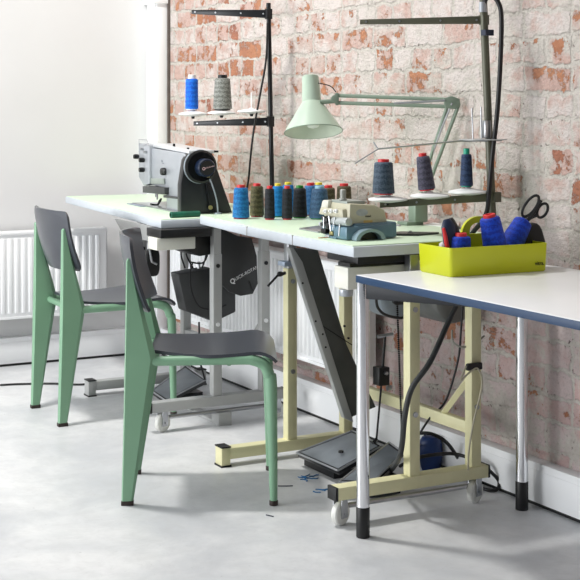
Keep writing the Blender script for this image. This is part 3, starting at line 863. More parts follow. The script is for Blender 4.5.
# ------------------------------------------------------------------ cones on table B
G = 'thread cones on the near sewing table'
def tc(name, rgb, rgb2=None): return thread_mat(name, rgb, rgb2)
YEL = mat('yellow_plastic', (232, 208, 60), .4); GRN = mat('green_plastic', (24, 130, 40), .4); DRED = mat('dark_red_plastic', (150, 24, 34), .4); CYAN = mat('pale_blue_plastic', (150, 190, 210), .4)
MID = tc('mid_blue_thread', (8, 88, 150), (30, 124, 186)); OLV = tc('olive_thread', (66, 62, 38), (100, 94, 62)); BLK = tc('black_thread', (14, 16, 20), (34, 37, 46))
STL = tc('steel_blue_thread', (40, 68, 96), (60, 92, 124)); BRI = tc('bright_blue_thread', (10, 110, 180), (30, 140, 210)); BRN = tc('brown_thread', (66, 58, 40), (92, 84, 62)); NVB = tc('blue_grey_thread', (44, 96, 148), (70, 124, 176))
# px centre, base y, half width px at base, top y, top half width, thread, tip, base, label
rows = [
 (241.0, 218.6, 8.6, 186.5, 6.9, MID, REDP, DRED, 'mid blue thread cone nearest the belt guard, leftmost of the cones on the table'),
 (257.0, 216.8, 7.2, 185.0, 6.2, OLV, REDP, DRED, 'olive thread cone with red tip, second from the left in the row'),
 (269.6, 219.6, 5.4, 187.5, 4.6, BLK, REDP, REDP, 'slim black thread cone with thick red base ring'),
 (277.8, 217.0, 5.6, 185.0, 5.0, BRI, YEL, GRN, 'bright blue thread cone with yellow tip between the two slim black cones'),
 (287.2, 219.6, 5.4, 187.5, 4.6, BLK, REDP, REDP, 'slim black thread cone with thin red base, beside the green-based one'),
 (288.0, 215.5, 6.5, 183.8, 5.6, BRI, YEL, GRN, 'blue thread cone with yellow tip, hidden behind the second slim black cone'),
 (299.8, 218.0, 7.4, 187.0, 6.0, BLK, GRN, GRN, 'black thread cone with green tip and green base'),
 (310.5, 215.5, 7.0, 184.5, 6.0, NVB, REDP, DRED, 'blue thread cone with red tip behind the big steel blue cone'),
 (319.5, 219.0, 10.5, 187.5, 7.5, STL, CYAN, GRN, 'large steel blue thread cone beside the overlocker'),
 (318.8, 213.5, 7.0, 184.0, 5.6, MID, YEL, GRN, 'blue thread cone with yellow tip behind the large steel blue one'),
 (328.5, 216.5, 7.5, 186.8, 6.4, BRN, REDP, DRED, 'brown thread cone with red tip partly behind the overlocker front'),
 (344.0, 214.5, 8.2, 185.0, 7.0, BRN, REDP, DRED, 'dark olive thread cone with red tip, rightmost of the cones, behind the overlocker'),
]
for (px, by, hw, ty, hw1, tm, tip, base, lab) in rows:
    p = atz(px, by, B_TOP); dep = (p-CAM).dot(FWD)
    H = (by-ty)*dep/1370
    c = make_cone('thread_cone', H, hw*dep/1370, hw1*dep/1370, tm, tip, lab, G, .045, base)
    c.location = p
    c['category'] = 'thread cone'

# ------------------------------------------------------------------ thread stands
def thread_stand(base, top, armtop, armlow, discs, paint, label, arm_h0, arm_h1, pole_r=.0095):
    O = Vector(base)
    r = empty('thread_stand', O, 0, label, 'thread stand')
    b = MB(); b.cyl((0, 0, 0), Vector(top)-O, pole_r, pole_r, 16); b.build('pole', paint, r)
    b = MB(); b.lathe([(.026, 0), (.026, .006), (.014, .010), (.014, .03)], 20); b.build('base_flange', BLACKM, r)
    for (p, q, h0, h1) in armtop+armlow:
        p, q = Vector(p)-O, Vector(q)-O
        d = (q-p).normalized(); n = Vector((-d.y, d.x, 0)).normalized()*.007; z = Vector((0, 0, 1))
        b = MB()
        vs = [p-n-z*h0, q-n-z*h1, q+n-z*h1, p+n-z*h0, p-n+z*h0, q-n+z*h1, q+n+z*h1, p+n+z*h0]
        b.poly(vs, [(0,3,2,1),(4,5,6,7),(0,1,5,4),(1,2,6,5),(2,3,7,6),(3,0,4,7)])
        b.box(p-Vector((.012, .012, h0*1.25)), p+Vector((.012, .012, h0*1.25)))
        a = b.build('arm', paint, r, bevel=.001)
        b = MB()
        for t in (.06, .35, .68, .95):
            c = p.lerp(q, t); s_ = (CAM-O-c); s_.z = 0; s_ = n.normalized()*(1 if n.dot(s_) > 0 else -1)
            b.cyl(c+s_*.005, c+s_*.0095, .0035, .0035, 8)
        b.build('screw', STEEL, a)
    for (c, rad) in discs:
        c = Vector(c)-O
        b = MB(); b.lathe([(.012, -.012), (rad*.55, -.009), (rad, -.004), (rad, .0), (rad*.96, .002), (.022, .009), (.010, .010), (.009, .013), (.0028, .014), (.0028, .075), (0, .077)], 28, Matrix.Translation(c))
        b.build('spool_plate', WHITEP, r)
        b = MB(); b.cyl(c-Vector((0, 0, .022)), c-Vector((0, 0, .004)), .006, .010, 12); b.build('plate_holder', BLACKM, r)
    return r
# left, black
LB = aty(272.5, 214, -.10); LB.z = A_TOP
LB = Vector((LB.x, -.10, A_TOP)); dL = (LB-CAM).dot(FWD)
ltop = atd(268.5, 3, dL)
la = atd(268.5, 14, dL); lb_ = atd(192, 12, dL+.10)
lc = atd(270.5, 121.5, dL); ld_ = atd(194, 123.5, dL+.10)
disc_l = [atd(193.0, 113.5, dL+.10), atd(221.5, 112.5, dL+.055), atd(251.5, 111, dL+.02)]
LS = thread_stand(LB, ltop, [(la, lb_, .017, .0085)], [(lc, ld_, .017, .009)], [(disc_l[0], .060), (disc_l[1], .058), (disc_l[2], .058)], BLACKM, 'black thread stand rising behind the grey sewing machine, with white spool plates', 0, 0)
def on_plate(c, p, H, r0, r1, tm, tip, lab, tilt=0, tipH=.05, base=None, group='thread cones on the black stand'):
    o = make_cone('thread_cone', H, r0, r1, tm, tip, lab, group, tipH, base)
    o.location = Vector(c)+Vector((0, 0, .0095))
    if tilt:
        o.rotation_mode = 'QUATERNION'; o.rotation_quaternion = Quaternion(FWD, math.radians(tilt))
    return o
sc = 5.6/1370
BR2 = tc('vivid_blue_thread', (8, 84, 200), (26, 120, 230)); GRY = tc('grey_thread', (104, 106, 100), (150, 152, 146)); SLA = tc('slate_thread', (50, 66, 82), (76, 92, 108)); SLP = tc('plum_grey_thread', (58, 56, 72), (84, 82, 100)); DNV = tc('dark_navy_thread', (30, 46, 74), (50, 70, 104))
on_plate(atd(191.8, 112.5, dL+.10), None, 33*sc, 6.6*sc, 6.3*sc, BR2, WHITEP, 'vivid blue thread cone with white tip on the black stand', 0, .09)
# straighter shoulder on the grey one
on_plate(atd(222.5, 112.5, dL+.055), None, 33.5*sc, 9.6*sc, 7.6*sc, GRY, BLACKP, 'grey thread cone with black tip on the black stand', 0, .06)
# right, olive
RB = Vector((6.365-3.47, -.100, B_TOP)); dR = (RB-CAM).dot(FWD)
pxb = 290+1370*(RB-CAM).dot(RGT)/dR
rtop = atd(483, -6, dR+.02)
ra = atd(484, 20, dR+.02); rb_ = atd(360, 22, dR+.06)
rc_ = atd(496, 197, dR); rd_ = atd(380, 204.5, dR+.06)
disc_r = [atd(388, 199, dR+.055), atd(430, 195.5, dR+.035), atd(468, 191.5, dR+.015)]
RS = thread_stand(RB, rtop, [(ra, rb_, .0125, .0075)], [(rc_, rd_, .0125, .0105)], [(c, .063) for c in disc_r], OLIVEP, 'olive thread stand at the right end of the near sewing table', 0, 0, .0125)
O = RB
def rr(px, py, d=0.0): return atd(px, py, dR+d)-O
b = MB(); b.tube([rr(502, 140.5), rr(460, 141), rr(378, 149)], .0028, 8); b.tube([rr(378, 149), rr(373.5, 142, .02)], .0022, 8); b.tube([rr(378, 149), rr(355, 163.5, -.04)], .0022, 8); b.build('guide_wire', STEEL, RS)
b = MB()
q = rr(483, 140); b.lathe([(.075, 0), (.075, .0025), (.01, .004)], 28, Matrix.Translation(q)); b.build('guide_plate', mat('grey_plate', (168, 170, 170), .4, .2), RS)
b = MB(); b.cyl(rr(473, 139, -.01), rr(472, 108, -.01), .0022); b.cyl(rr(481.5, 139, -.01), rr(481, 107, -.01), .0022); b.build('spool_pin', STEEL, RS)
b = MB(); b.box(rr(485.7, 138)+Vector((-.008, -.014, 0)), rr(485.7, 138)+Vector((.016, .010, .055))); b.build('tension_plate', STEEL, RS, bevel=.002)
b = MB(); p = rr(486, 33); b.box(p-Vector((.01, .012, .008)), p+Vector((.014, .02, .01))); b.build('clip', mat('blue_black_clip', (24, 34, 56), .4), RS)
b = MB(); b.cyl(rr(482.5, 2), rr(482.8, 12), .011, .013, 14); b.build('cable_gland', SILVER, RS)
s4 = 4.3/1370
GR = 'thread cones on the olive stand'
on_plate(atd(383.5, 197.5, dR+.055), None, 34*s4, 11.4*s4, 9.3*s4, SLA, REDP, 'slate blue thread cone with red tip, leftmost on the olive stand', 0, .045, None, GR)
on_plate(atd(427, 193.5, dR+.035), None, 36*s4, 8.8*s4, 6.6*s4, SLP, REDP, 'plum grey thread cone with red tip and base tilting on the olive stand', -7, .045, REDP, GR)
on_plate(atd(466.5, 190, dR+.015), None, 34*s4, 6.6*s4, 5.0*s4, DNV, mat('teal_plastic', (26, 160, 130), .4), 'slim dark navy thread cone with teal tip on the olive stand', 0, .13, mat('teal_plastic', (26, 160, 130), .4), GR)

# ------------------------------------------------------------------ cables on stands
def cable(name, pts, rad, m, label, seg=8, cat='cable'):
    o0 = Vector(pts[-1])
    b = MB(); b.tube(pts, rad, seg, 8)
    o = b.build(name, m, None, sharp=180, origin=o0); tag(o, label, cat); return o
cable('cable', [atd(267.5, 22, dL-.02), atd(266, 60, dL-.02), atd(260, 95, dL-.02), atd(253, 135, dL-.01), atd(249, 175, dL), atd(247, 200, dL+.02), Vector((LB.x-.08, -.12, A_TOP+.004))], .0045, BLACKP, 'black cable hanging off the pole of the black thread stand')
cable('cable', [atd(484, 4, dR-.0), atd(489, -5, dR-.01), atd(498, 2, dR-.02), atd(501.5, 20, dR-.02), atd(500, 70, dR-.02), atd(497, 115, dR-.02), atd(493, 150, dR-.02), atd(489, 190, dR-.02), atd(486, 214, dR-.04), Vector((6.365-3.50, -.16, B_TOP+.006))], .0075, BLACKP, 'thick black cable looping over and down the olive thread stand')

# ------------------------------------------------------------------ work lamp
LP = Vector((6.365-3.93, -.105, B_TOP)); dP = (LP-CAM).dot(FWD)
lamp = empty('work_lamp', LP, 0, 'sage green articulated work lamp with conical shade, clamped behind the overlocker', 'lamp')
def lp(px, py, d=0.0): return atd(px, py, dP+d)-LP
b = MB(); b.box((-.03, -.035, 0), (.03, .035, .012)); c0 = lp(419, 207)
b.box((c0.x-.022, c0.y-.030, .010), (c0.x+.022, c0.y+.022, c0.z+.022)); b.build('base', LAMPA, lamp, bevel=.003)
b = MB(); b.cyl((c0.x, c0.y, c0.z), lp(422, 192), .009); b.build('pivot', LAMPA, lamp)
b = MB(); b.tube([lp(425, 195), lp(459, 104, -.12)], .0065, 10); b.tube([lp(420, 190, -.02), lp(448, 104, -.11)], .0062, 10); b.build('lower_arm', LAMPA, lamp)
b = MB(); b.tube([lp(421, 186, -.02), lp(441, 130, -.09), lp(452, 103, -.13)], .0035, 8); b.build('arm_spring', STEEL, lamp)
# elbow bracket
qs = [lp(443, 98, -.12), lp(452, 96, -.12), lp(459.5, 99, -.12), lp(460, 105, -.12), lp(455, 109, -.12), lp(445, 108, -.12)]
f = FWD*.010
b = MB(); n6 = len(qs); b.poly([p-f for p in qs]+[p+f for p in qs], [tuple(reversed(range(n6))), tuple(range(n6, 2*n6))]+[(i, (i+1) % n6, n6+(i+1) % n6, n6+i) for i in range(n6)]); b.build('elbow', LAMPA, lamp, bevel=.002)
b = MB(); b.tube([lp(448, 99.5, -.12), lp(336, 95.5, -.02)], .0068, 10); b.tube([lp(448, 106.5, -.12), lp(336, 102.8, -.02)], .0068, 10); b.build('upper_arm', LAMPA, lamp)
b = MB(); b.tube([lp(394, 103.5, -.09), lp(445, 100.5, -.13)], .0038, 8); b.build('arm_spring', STEEL, lamp)
b = MB(); q = lp(335, 99, -.02); b.cyl(q-FWD*.014, q+FWD*.014, .014, .014, 16); b.cyl(lp(337, 95, -.02)-FWD*.012, lp(337, 95, -.02)+FWD*.012, .008); b.cyl(lp(337, 103, -.02)-FWD*.012, lp(337, 103, -.02)+FWD*.012, .008); b.build('knuckle', LAMPA, lamp, bevel=.001)
b = MB(); b.cyl(lp(336, 101, -.02), lp(320, 102, -.02), .008, .008, 10); b.build('shade_pivot', LAMPA, lamp)
b = MB(); b.tube([lp(336, 92, -.02), lp(330, 86, -.03), lp(318, 83, -.03)], .0018, 6, 6); b.build('lamp_wire', BLACKP, lamp)
# shade: opening centre, neck
dH = dP-.02; k_ = dH/1370
oc = atd(313.5, 132, dH)-LP; nt = atd(310.5, 74.5, dH)-LP
ax = (nt-oc).normalized()
ax = (ax + FWD*.27).normalized()      # the mouth looks a little toward the room
Mq = Matrix.Translation(oc) @ Vector((0, 0, 1)).rotation_difference(ax).to_matrix().to_4x4()
Rm = 29.3*k_; Hc = 30*k_; Hn = 58*k_
prof = [(Rm, 0), (Rm+.0006, .002), (Rm-.001, .004), (10.6*k_, Hc), (9.8*k_, Hc+.003), (8.4*k_, Hn-.002), (7.8*k_, Hn), (0, Hn)]
inn = [(Rm-.002, .0005), (9.4*k_, Hc), (8.5*k_, Hc+.006), (7.4*k_, Hn-.006), (0, Hn-.006)]
b = MB(); b.lathe([prof[0]]+prof[1:], 40, Mq, cap=False); sh = b.build('lamp_shade', LAMPG, lamp, sharp=30)
b = MB(); b.lathe(inn, 40, Mq, cap=False); b.build('shade_lining', mat('lining_silver', (206, 212, 200), .4, .1), sh)
b = MB(); b.tube([Mq @ Vector((Rm*math.cos(2*PI*i/40), Rm*math.sin(2*PI*i/40), .001)) for i in range(41)], .0016, 6); b.build('rim', LAMPA, sh)
b = MB(); b.lathe([(.0, .012), (.018, .018), (.028, .034), (.026, .052), (.014, .075), (.013, .1)], 20, Mq); b.build('bulb', mat('frosted_bulb', (240, 240, 236), .3), sh)
# ------------------------------------------------------------------ lockstitch machine on table A
MO = Vector((6.365-5.12, -.438, A_TOP))
ms = empty('sewing_machine', MO, -4.5, 'silver grey sewing machine with black belt cover on the far table', 'sewing machine')
IR = Matrix.Rotation(math.radians(4.5), 4, 'Z')
def ml(p): return IR @ (Vector(p)-MO)
def fx(px, py): return ml(aty(px, py, 0) if False else 0)
# the operator side lies in the plane local y = 0; find its pixel -> local (x,z)
def onface(px, py, yl):
    o_ = ml(CAM); d_ = IR @ _ray(px, py)
    t = (yl-o_.y)/d_.y; return o_+d_*t
def onend(px, py, xl):
    o_ = ml(CAM); d_ = IR @ _ray(px, py)
    t = (xl-o_.x)/d_.x; return o_+d_*t
yf = -.035
def F(px, py): p = onface(px, py, yf); return (p.x, max(p.z, .0015))
# bed plate
pA, pB = F(137, 200)[0], F(182, 210)[0]
b = MB(); b.box((pA-.02, -.05, 0), (pB+.02, .11, .006)); b.build('bed_plate', STEEL, ms, bevel=.001)
b = MB(); b.box((pA-.02, -.075, .0), (pA+.17, -.05, .003)); b.build('slide_plate', mat('blue_steel', (140, 150, 176), .3, .6), ms)
# body: arm and column as one casting seen from the operator side
prof = [F(144, 147), F(183, 153), F(187, 157), F(187, 175), F(182, 212), F(166, 211.3), F(166, 196.5), F(164, 188), F(146, 184), F(143, 178)]
b = MB(); b.prism(prof, yf, .075, 'y'); b.build('body', SILVER, ms, bevel=.008, sharp=25, seg=3)
b = MB(); b.prism([F(141, 143), F(152, 145), F(152, 184), F(146, 186), F(141, 177)], yf-.012, .06, 'y'); hd = b.build('needle_head', SILVER, ms, bevel=.006, sharp=25)
b = MB(); b.prism([F(152, 143.5), F(188, 150.5), F(188, 153.8), F(152, 147)], yf+.004, .075, 'y'); b.build('top_cover', mat('light_silver', (214, 217, 220), .3, .2), ms, bevel=.002)
# presser bar & needle
nx, nz = F(150.5, 186); nx2, nz2 = F(150.5, 203)
b = MB(); b.cyl((nx, yf+.03, nz+.01), (nx, yf+.03, .030), .004, .004, 10); b.cyl((nx-.02, yf+.03, nz+.01), (nx-.02, yf+.03, .04), .003, .003, 10); b.build('presser_bar', STEEL, ms)
b = MB(); b.tube([(nx-.005, yf+.0, .012), (nx+.0, yf+.03, .008), (nx+.035, yf+.03, .026), (nx+.052, yf+.03, .036)], [.003, .004, .006, .004], 8, 4); b.build('presser_foot', BLACKM, ms)
# dark lower guard
b = MB(); b.prism([F(147, 186), F(169, 187.5), F(169, 194.5), F(147, 192.5)], yf-.02, yf+.03, 'y'); b.prism([F(166, 195), F(180, 197), F(180, 199), F(166, 197.5)], yf-.012, yf+.0, 'y'); b.build('finger_guard', DKGREY, ms, bevel=.002)
b = MB(); b.prism([F(149, 178), F(165, 178.5), F(165.5, 184.5), F(150, 184)], yf-.006, yf+.01, 'y'); b.build('window_plate', mat('green_grey_plate', (150, 158, 152), .35, .2), ms, bevel=.003)
def knob(px, py, R, name='dial', m=BLACKP, y=None, L=.02):
    p = onface(px, py, y if y is not None else yf)
    b = MB(); b.lathe([(R*.8, 0), (R, .003), (R, L*.7), (R*.85, L), (0, L)], 20, Matrix.Translation(p) @ rot('X', 90)); return b.build(name, m, ms)
knob(165.5, 171.5, .016); knob(165, 171.5, .009, 'dial_cap', DKGREY, yf-.018, .008)
for (px, py) in ((138.5, 156.5), (144, 160), (144.0, 169.8)): knob(px, py, .0105, 'tension_dial', BLACKM, yf-.014, .022)
b = MB()
for a_, c_ in (((139, 139.5), (147, 140)), ((147, 140), (149, 146)), ((139, 139.5), (139, 152)), ((143, 146), (147, 144))):
    b.tube([onface(*a_, yf-.012), onface(*c_, yf-.012)], .0016, 6)
b.build('thread_guide', STEEL, ms)
b = MB()
for (px, py) in ((143.5, 149), (147, 152)):
    p = onface(px, py, yf-.012); b.cyl(p, p+Vector((0, -.014, 0)), .006, .006, 12)
b.build('tension_post', STEEL, ms)
for (px, py) in ((174, 144), (188, 148)):
    p = onface(px, py+3, yf+.03); b = MB(); b.cyl(p-Vector((0, 0, .01)), p+Vector((0, 0, .014)), .006, .005, 12); b.build('top_screw', BLACKM, ms)
p = onface(162, 161, yf-.0008)
b = MB(); b.lathe([(.006, 0), (.006, .0008), (0, .0008)], 6, Matrix.Translation(p) @ rot('X', 90)); b.build('emblem', mat('grey_print', (110, 118, 128), .5), ms)
b = MB(); q = onface(163, 163.5, yf-.0008); b.box(q-Vector((.012, .0004, .0012)), q+Vector((.012, .0004, .0012))); b.build('print_line', mat('grey_print', (110, 118, 128), .5), ms)
# end: black triangular belt cover + hand wheel
xe = ml(Vector((6.365-4.935, -.40, 0))).x
def E(px, py, xl=None): p = onend(px, py, xe if xl is None else xl); return (p.y, max(p.z, .0015))
b = MB(); b.prism([E(185, 160), E(190, 152), E(212, 152), E(217, 168), E(232.5, 212.5), E(181, 213), E(181, 185)], xe-.045, xe, 'x'); bc = b.build('belt_cover', mat('satin_black', (27, 28, 31), .35, .1, .08, 10), ms, bevel=.004)
b = MB(); b.prism([E(205, 183), E(213, 187), E(216, 205), E(214, 211), E(209, 210), E(207, 195)], xe-.002, xe+.012, 'x'); b.build('linkage', BLACKM, ms, bevel=.003)
p = onend(210.5, 207.5, xe+.014); b = MB(); b.cyl(p-Vector((.004, 0, 0)), p+Vector((.003, 0, 0)), .0085, .0085, 16); b.build('bolt', mat('brass', (170, 160, 110), .4, .6), ms)
wc = onend(199.5, 166.5, xe)
b = MB(); b.lathe([(.050, 0), (.063, .004), (.066, .012), (.066, .020), (.058, .024), (.050, .016), (.030, .014), (0, .014)], 40, Matrix.Translation(wc) @ rot('Y', 90)); b.build('hand_wheel', BLACKP, ms, sharp=40)
b = MB(); b.lathe([(.066, .0), (.0675, .002), (.0675, .006), (.066, .008)], 40, Matrix.Translation(wc) @ rot('Y', 90)); b.build('wheel_trim', mat('blue_grey_metal', (150, 160, 168), .45, .2), ms)
hc = onend(203.5, 167.5, xe+.02)
b = MB(); b.lathe([(.036, -.01), (.036, .036), (.033, .041), (0, .041)], 32, Matrix.Translation(hc) @ rot('Y', 90)); hb = b.build('motor_hub', mat('blue_black', (22, 34, 56), .35, .1), ms, sharp=40)
b = MB(); b.lathe([(.028, .040), (.028, .0425), (0, .0425)], 28, Matrix.Translation(hc) @ rot('Y', 90)); b.build('hub_face', BLACKP, hb)
fp = hc+Vector((.0432, .002, .0)); b = MB()
for i in range(16):
    a0, a1 = 2*PI*i/16, 2*PI*(i+1)/16
    c3_ = fp+Vector((0, -.017, -.003))
    b.poly([c3_+Vector((0.0003, rr_*math.cos(a), rr_*math.sin(a))) for a in (a0, a1) for rr_ in (.0035, .0062)], [(0, 1, 3, 2)])
b.build('emblem', mat('pink_print', (226, 190, 196), .5), hb)
text_mesh('lettering', 'UICK-ROTAN', .0068, mat('pink_print', (226, 190, 196), .5), hb, frame_M(fp+Vector((0, .007, .0025)), (0, 1, .22), (1, 0, 0)))
b = MB(); q = onend(208.5, 175.5, xe+.03); b.box(q-Vector((.01, .009, .009)), q+Vector((.012, .009, .011))); b.build('sensor_block', BLACKP, hb, bevel=.002)
b = MB(); q = onend(208.5, 176, xe+.045); b.box(q-Vector((.003, .005, .006)), q+Vector((.0, .005, .006))); b.build('sensor_label', mat('brass', (170, 160, 110), .4, .6), hb)
b = MB(); b.tube([onend(210, 179, xe+.04), onend(214, 190, xe+.05), onend(217, 202, xe+.05), onend(218, 213, xe+.045)], .003, 8, 6); b.lathe([(.014, 0), (.014, .006), (.005, .009)], 20, Matrix.Translation(Vector((onend(218, 213, xe+.045).x, onend(218, 213, xe+.045).y, .0)))); b.build('hub_stay', mat('blue_grey_metal', (150, 160, 168), .45, .2), ms)
b = MB(); q = onend(215, 151.5, xe+.0); b.box(q-Vector((.03, .02, .004)), q+Vector((.01, .012, .004))); b.build('wheel_cap', BLACKM, ms, bevel=.002)

# green roll of cloth by the edge of table A
p0, p1 = atz(170.5, 218, A_TOP), atz(202, 216.5, A_TOP)
p1 = p0+(p1-p0).normalized()*.125
b = MB(); u = (p1-p0).normalized(); r0 = .0115
for (dz, dr, off) in ((r0, r0, 0),):
    pts = []
    M = frame_M(p0+Vector((0, 0, r0)), u, (0, 0, 1)) @ rot('Y', 90)
    b.lathe([(r0*.62, 0.02), (r0*.62, 0), (r0, .001), (r0*1.03, .03), (r0, .07), (r0*1.02, .10), (r0, .124), (r0*.6, .125), (r0*.6, .11)], 20, M, cap=True)
o = b.build('cloth_roll', mat('bottle_green_cloth', (6, 92, 72), .5, 0, .25, 30), None, origin=p0)
tag(o, 'small dark green roll lying at the near edge of the far sewing table', 'roll')

# ------------------------------------------------------------------ overlocker on table B
OO = Vector((6.365-3.60, -.52, B_TOP))
ov = empty('overlocker', OO, 0, 'beige and teal overlocker at the near end of the sewing table', 'overlocker')
BEI = mat('beige_enamel', (186, 182, 160), .4, 0, .05, 16); TEA = mat('teal_enamel', (92, 122, 138), .35, .1, .1, 14)
def ol(p): return Vector(p)-OO
yo = 2.14-2.712-OO.y; xo = 6.365-3.56-OO.x
def OF(px, py): q = aty(px, py, yo+OO.y)-OO; return (q.x, max(q.z, .0015))
def OE(px, py): q = atx(px, py, xo+OO.x)-OO; return (q.y, max(q.z, .0015))
# teal base casting
b = MB(); b.box((-.15, yo+.012, .002), (xo+.012, yo+.165, .05)); b.prism([OE(343, 227), OE(389, 223), OE(390.5, 238), OE(343, 241)], xo-.06, xo+.02, 'x'); b.build('base_casting', TEA, ov, bevel=.006)
# beige upper body: sloping to the right
b = MB(); b.prism([OE(350, 203.5), OE(375, 205), OE(385, 210), OE(388.5, 225), OE(349, 226)], xo-.155, xo, 'x'); ub = b.build('upper_body', BEI, ov, bevel=.006)
b = MB(); b.box((xo-.120, yo+.004, OE(350, 204)[1]-.004), (xo-.02, yo+.07, OE(350, 202)[1]+.001)); b.build('top_plate', mat('green_grey_plate', (150, 158, 152), .35, .2), ov, bevel=.003)
# front dial fascia
b = MB(); b.prism([OF(324, 207), OF(346, 209), OF(347, 218.5), OF(322, 214)], yo-.014, yo+.006, 'y'); fs_ = b.build('dial_fascia', BEI, ov, bevel=.005)
b = MB(); b.prism([OF(325, 200), OF(331, 200), OF(330, 208), OF(323, 208)], yo-.010, yo+.03, 'y'); b.build('thread_cover', mat('pale_cover', (214, 212, 200), .35), ov, bevel=.004)
for px in (326.5, 332.0, 337):
    q = aty(px, 211, yo+OO.y-.014)-OO
    b = MB(); b.lathe([(.0062, 0), (.0062, .006), (.004, .0062)], 18, Matrix.Translation(q) @ rot('X', 90)); b.lathe([(.0028, 0), (.0028, .012), (0, .012)], 12, Matrix.Translation(q) @ rot('X', 90)); b.build('tension_dial', WHITEP, fs_)
b = MB(); q0, q1 = aty(334, 221, yo+OO.y-.01)-OO, aty(349, 222, yo+OO.y-.01)-OO; b.cyl(q0, q1, .013, .013, 18); b.build('looper_cover', mat('pale_steel', (176, 182, 182), .35, .3), ov, bevel=.002)
# blued mechanism
random.seed(5)
for (px, py, sx, sz, m) in ((325.5, 218, .010, .006, BLACKM), (328, 221, .014, .010, BLACKM), (322.5, 224, .006, .006, SILVER), (331, 226, .018, .010, BLACKM), (336, 228, .014, .010, TEA), (326, 231, .016, .008, BLACKM), (334, 233, .010, .006, mat('brass', (170, 160, 110), .4, .6)), (339, 232, .012, .012, TEA), (330, 236, .014, .004, SILVER), (336, 237.5, .022, .004, TEA)):
    q = aty(px, py, yo+OO.y-.012)-OO
    b = MB(); b.box(q-Vector((sx*.9, .012, sz)), q+Vector((sx*.9, .014, sz))); b.build('mechanism', m, ov, bevel=.003)
b = MB()
for (a_, c_) in (((324, 217), (324, 228)), ((329, 216), (331, 231)), ((335, 217), (333, 230)), ((340, 224), (339, 236))):
    b.tube([aty(*a_, yo+OO.y-.022)-OO, aty(*c_, yo+OO.y-.022)-OO], .003, 8)
b.build('needle_bar', STEEL, ov)
# cloth plate to the left and orange strip
q = atz(300, 229, B_TOP)-OO; 
b = MB(); kk = [atz(299, 229.5, B_TOP)-OO, atz(318, 233, B_TOP)-OO, atz(334, 232, B_TOP)-OO, atz(322, 226.5, B_TOP)-OO]; b.prism([(k1.x, k1.y) for k1 in kk], .0, .005); b.build('cloth_plate', STEEL, ov, bevel=.001)
b = MB(); q = atz(320, 238.2, B_TOP)-OO; b.box(q+Vector((-.004, -.004, .0)), q+Vector((.004, .03, .002))); b.build('orange_tab', mat('orange_tab', (190, 120, 70), .5), ov)
# round motor mouth on the near end
mc = Vector((xo+.02, OE(362.5, 239)[0], .002))
b = MB(); N = 20; R1, R2 = .052, .038; vs = []
for xx in (0.0, .03):
    for R in (R1, R2):
        vs += [mc+Vector((xx, R*math.cos(PI*i/N), R*math.sin(PI*i/N)*.64)) for i in range(N+1)]
m1 = N+1; fs = []
for i in range(N):
    fs += [(i, i+1, m1+i+1, m1+i), (2*m1+i, 3*m1+i, 3*m1+i+1, 2*m1+i+1), (i, 2*m1+i, 2*m1+i+1, i+1), (m1+i, m1+i+1, 3*m1+i+1, 3*m1+i)]
fs += [(0, m1, 3*m1, 2*m1), (N, 2*m1+N, 3*m1+N, m1+N)]
b.poly(vs, fs); b.build('wheel_housing', mat('light_teal', (138, 160, 170), .35, .2), ov, sharp=40)
b = MB(); b.prism([(mc.y+R2*math.cos(PI*i/N), mc.z+R2*.64*math.sin(PI*i/N)) for i in range(N+1)], xo+.018, xo+.026, 'x'); b.build('hand_wheel', BLACKM, ov)
# thread tensioner cup on top
q = Vector((xo-.035, yo+.035, OE(350, 203)[1])); q = ol(atd(343, 200, (OO-CAM).dot(FWD)))
b = MB(); b.lathe([(.012, 0), (.012, .005), (.009, .007), (.0095, .030), (.007, .033), (0, .033)], 18, Matrix.Translation(q)); b.build('oil_sight', mat('grey_glassy', (150, 152, 146), .3), ov)
# label, sticker and printing on the near end
xs = xo+.0006
b = MB(); c_ = OE(362, 212.5); b.prism([(c_[0]+.021*math.cos(2*PI*i/24), c_[1]+.011*math.sin(2*PI*i/24)) for i in range(24)], xo-.001, xs, 'x'); b.build('worn_label', mat('worn_grey', (168, 172, 174), .6, 0, .15, 60), ub)
p_ = Vector((xs, OE(368, 216)[0], OE(368, 216)[1]))
text_mesh('lettering', 'maxi', .011, BLACKM, ub, frame_M(p_, (0, 1, 0), (1, 0, 0)))
b = MB(); c_ = OE(368, 222.3); b.box((xo-.001, c_[0]-.016, c_[1]-.006), (xs, c_[0]+.016, c_[1]+.006)); b.build('sticker', mat('ochre_sticker', (196, 166, 104), .6, 0, .1, 60), ub)
# loose items on table B
b = MB(); b.prism([(-.10, -.035), (.03, -.05), (.10, .02), (-.02, .05)], 0, .006); o = b.build('plate', mat('dark_pressing_plate', (52, 56, 52), .4), None, bevel=.001, origin=(0, 0, 0)); o.location = atz(408, 234.5, B_TOP); o.rotation_euler = (0, 0, math.radians(60)); tag(o, 'dark flat plate lying on the table to the right of the overlocker', 'plate')
for (px, py, lab) in ((398.5, 226.0, 'small steel screw cap on the green laminate by the overlocker, farther one'), (410.5, 234.5, 'small steel screw cap on the laminate beside the dark plate')):
    b = MB(); b.lathe([(.009, 0), (.009, .002), (.004, .006), (0, .006)], 16); o = b.build('screw_cap', STEEL, None); o.location = atz(px, py, B_TOP)+(Vector((0, 0, .006)) if py > 230 else Vector((0, 0, 0))); tag(o, lab, 'screw cap')
b = MB(); kk = [atz(425, 225, B_TOP), atz(440, 221.5, B_TOP), atz(470, 224, B_TOP), atz(452, 228, B_TOP)]; O_ = kk[0].copy(); b.prism([(k1.x-O_.x, k1.y-O_.y) for k1 in kk], 0, .002); o = b.build('paper_sheet', mat('white_paper', (236, 236, 232), .7), None); o.location = O_; tag(o, 'white paper lying on the near sewing table under the olive stand', 'paper')

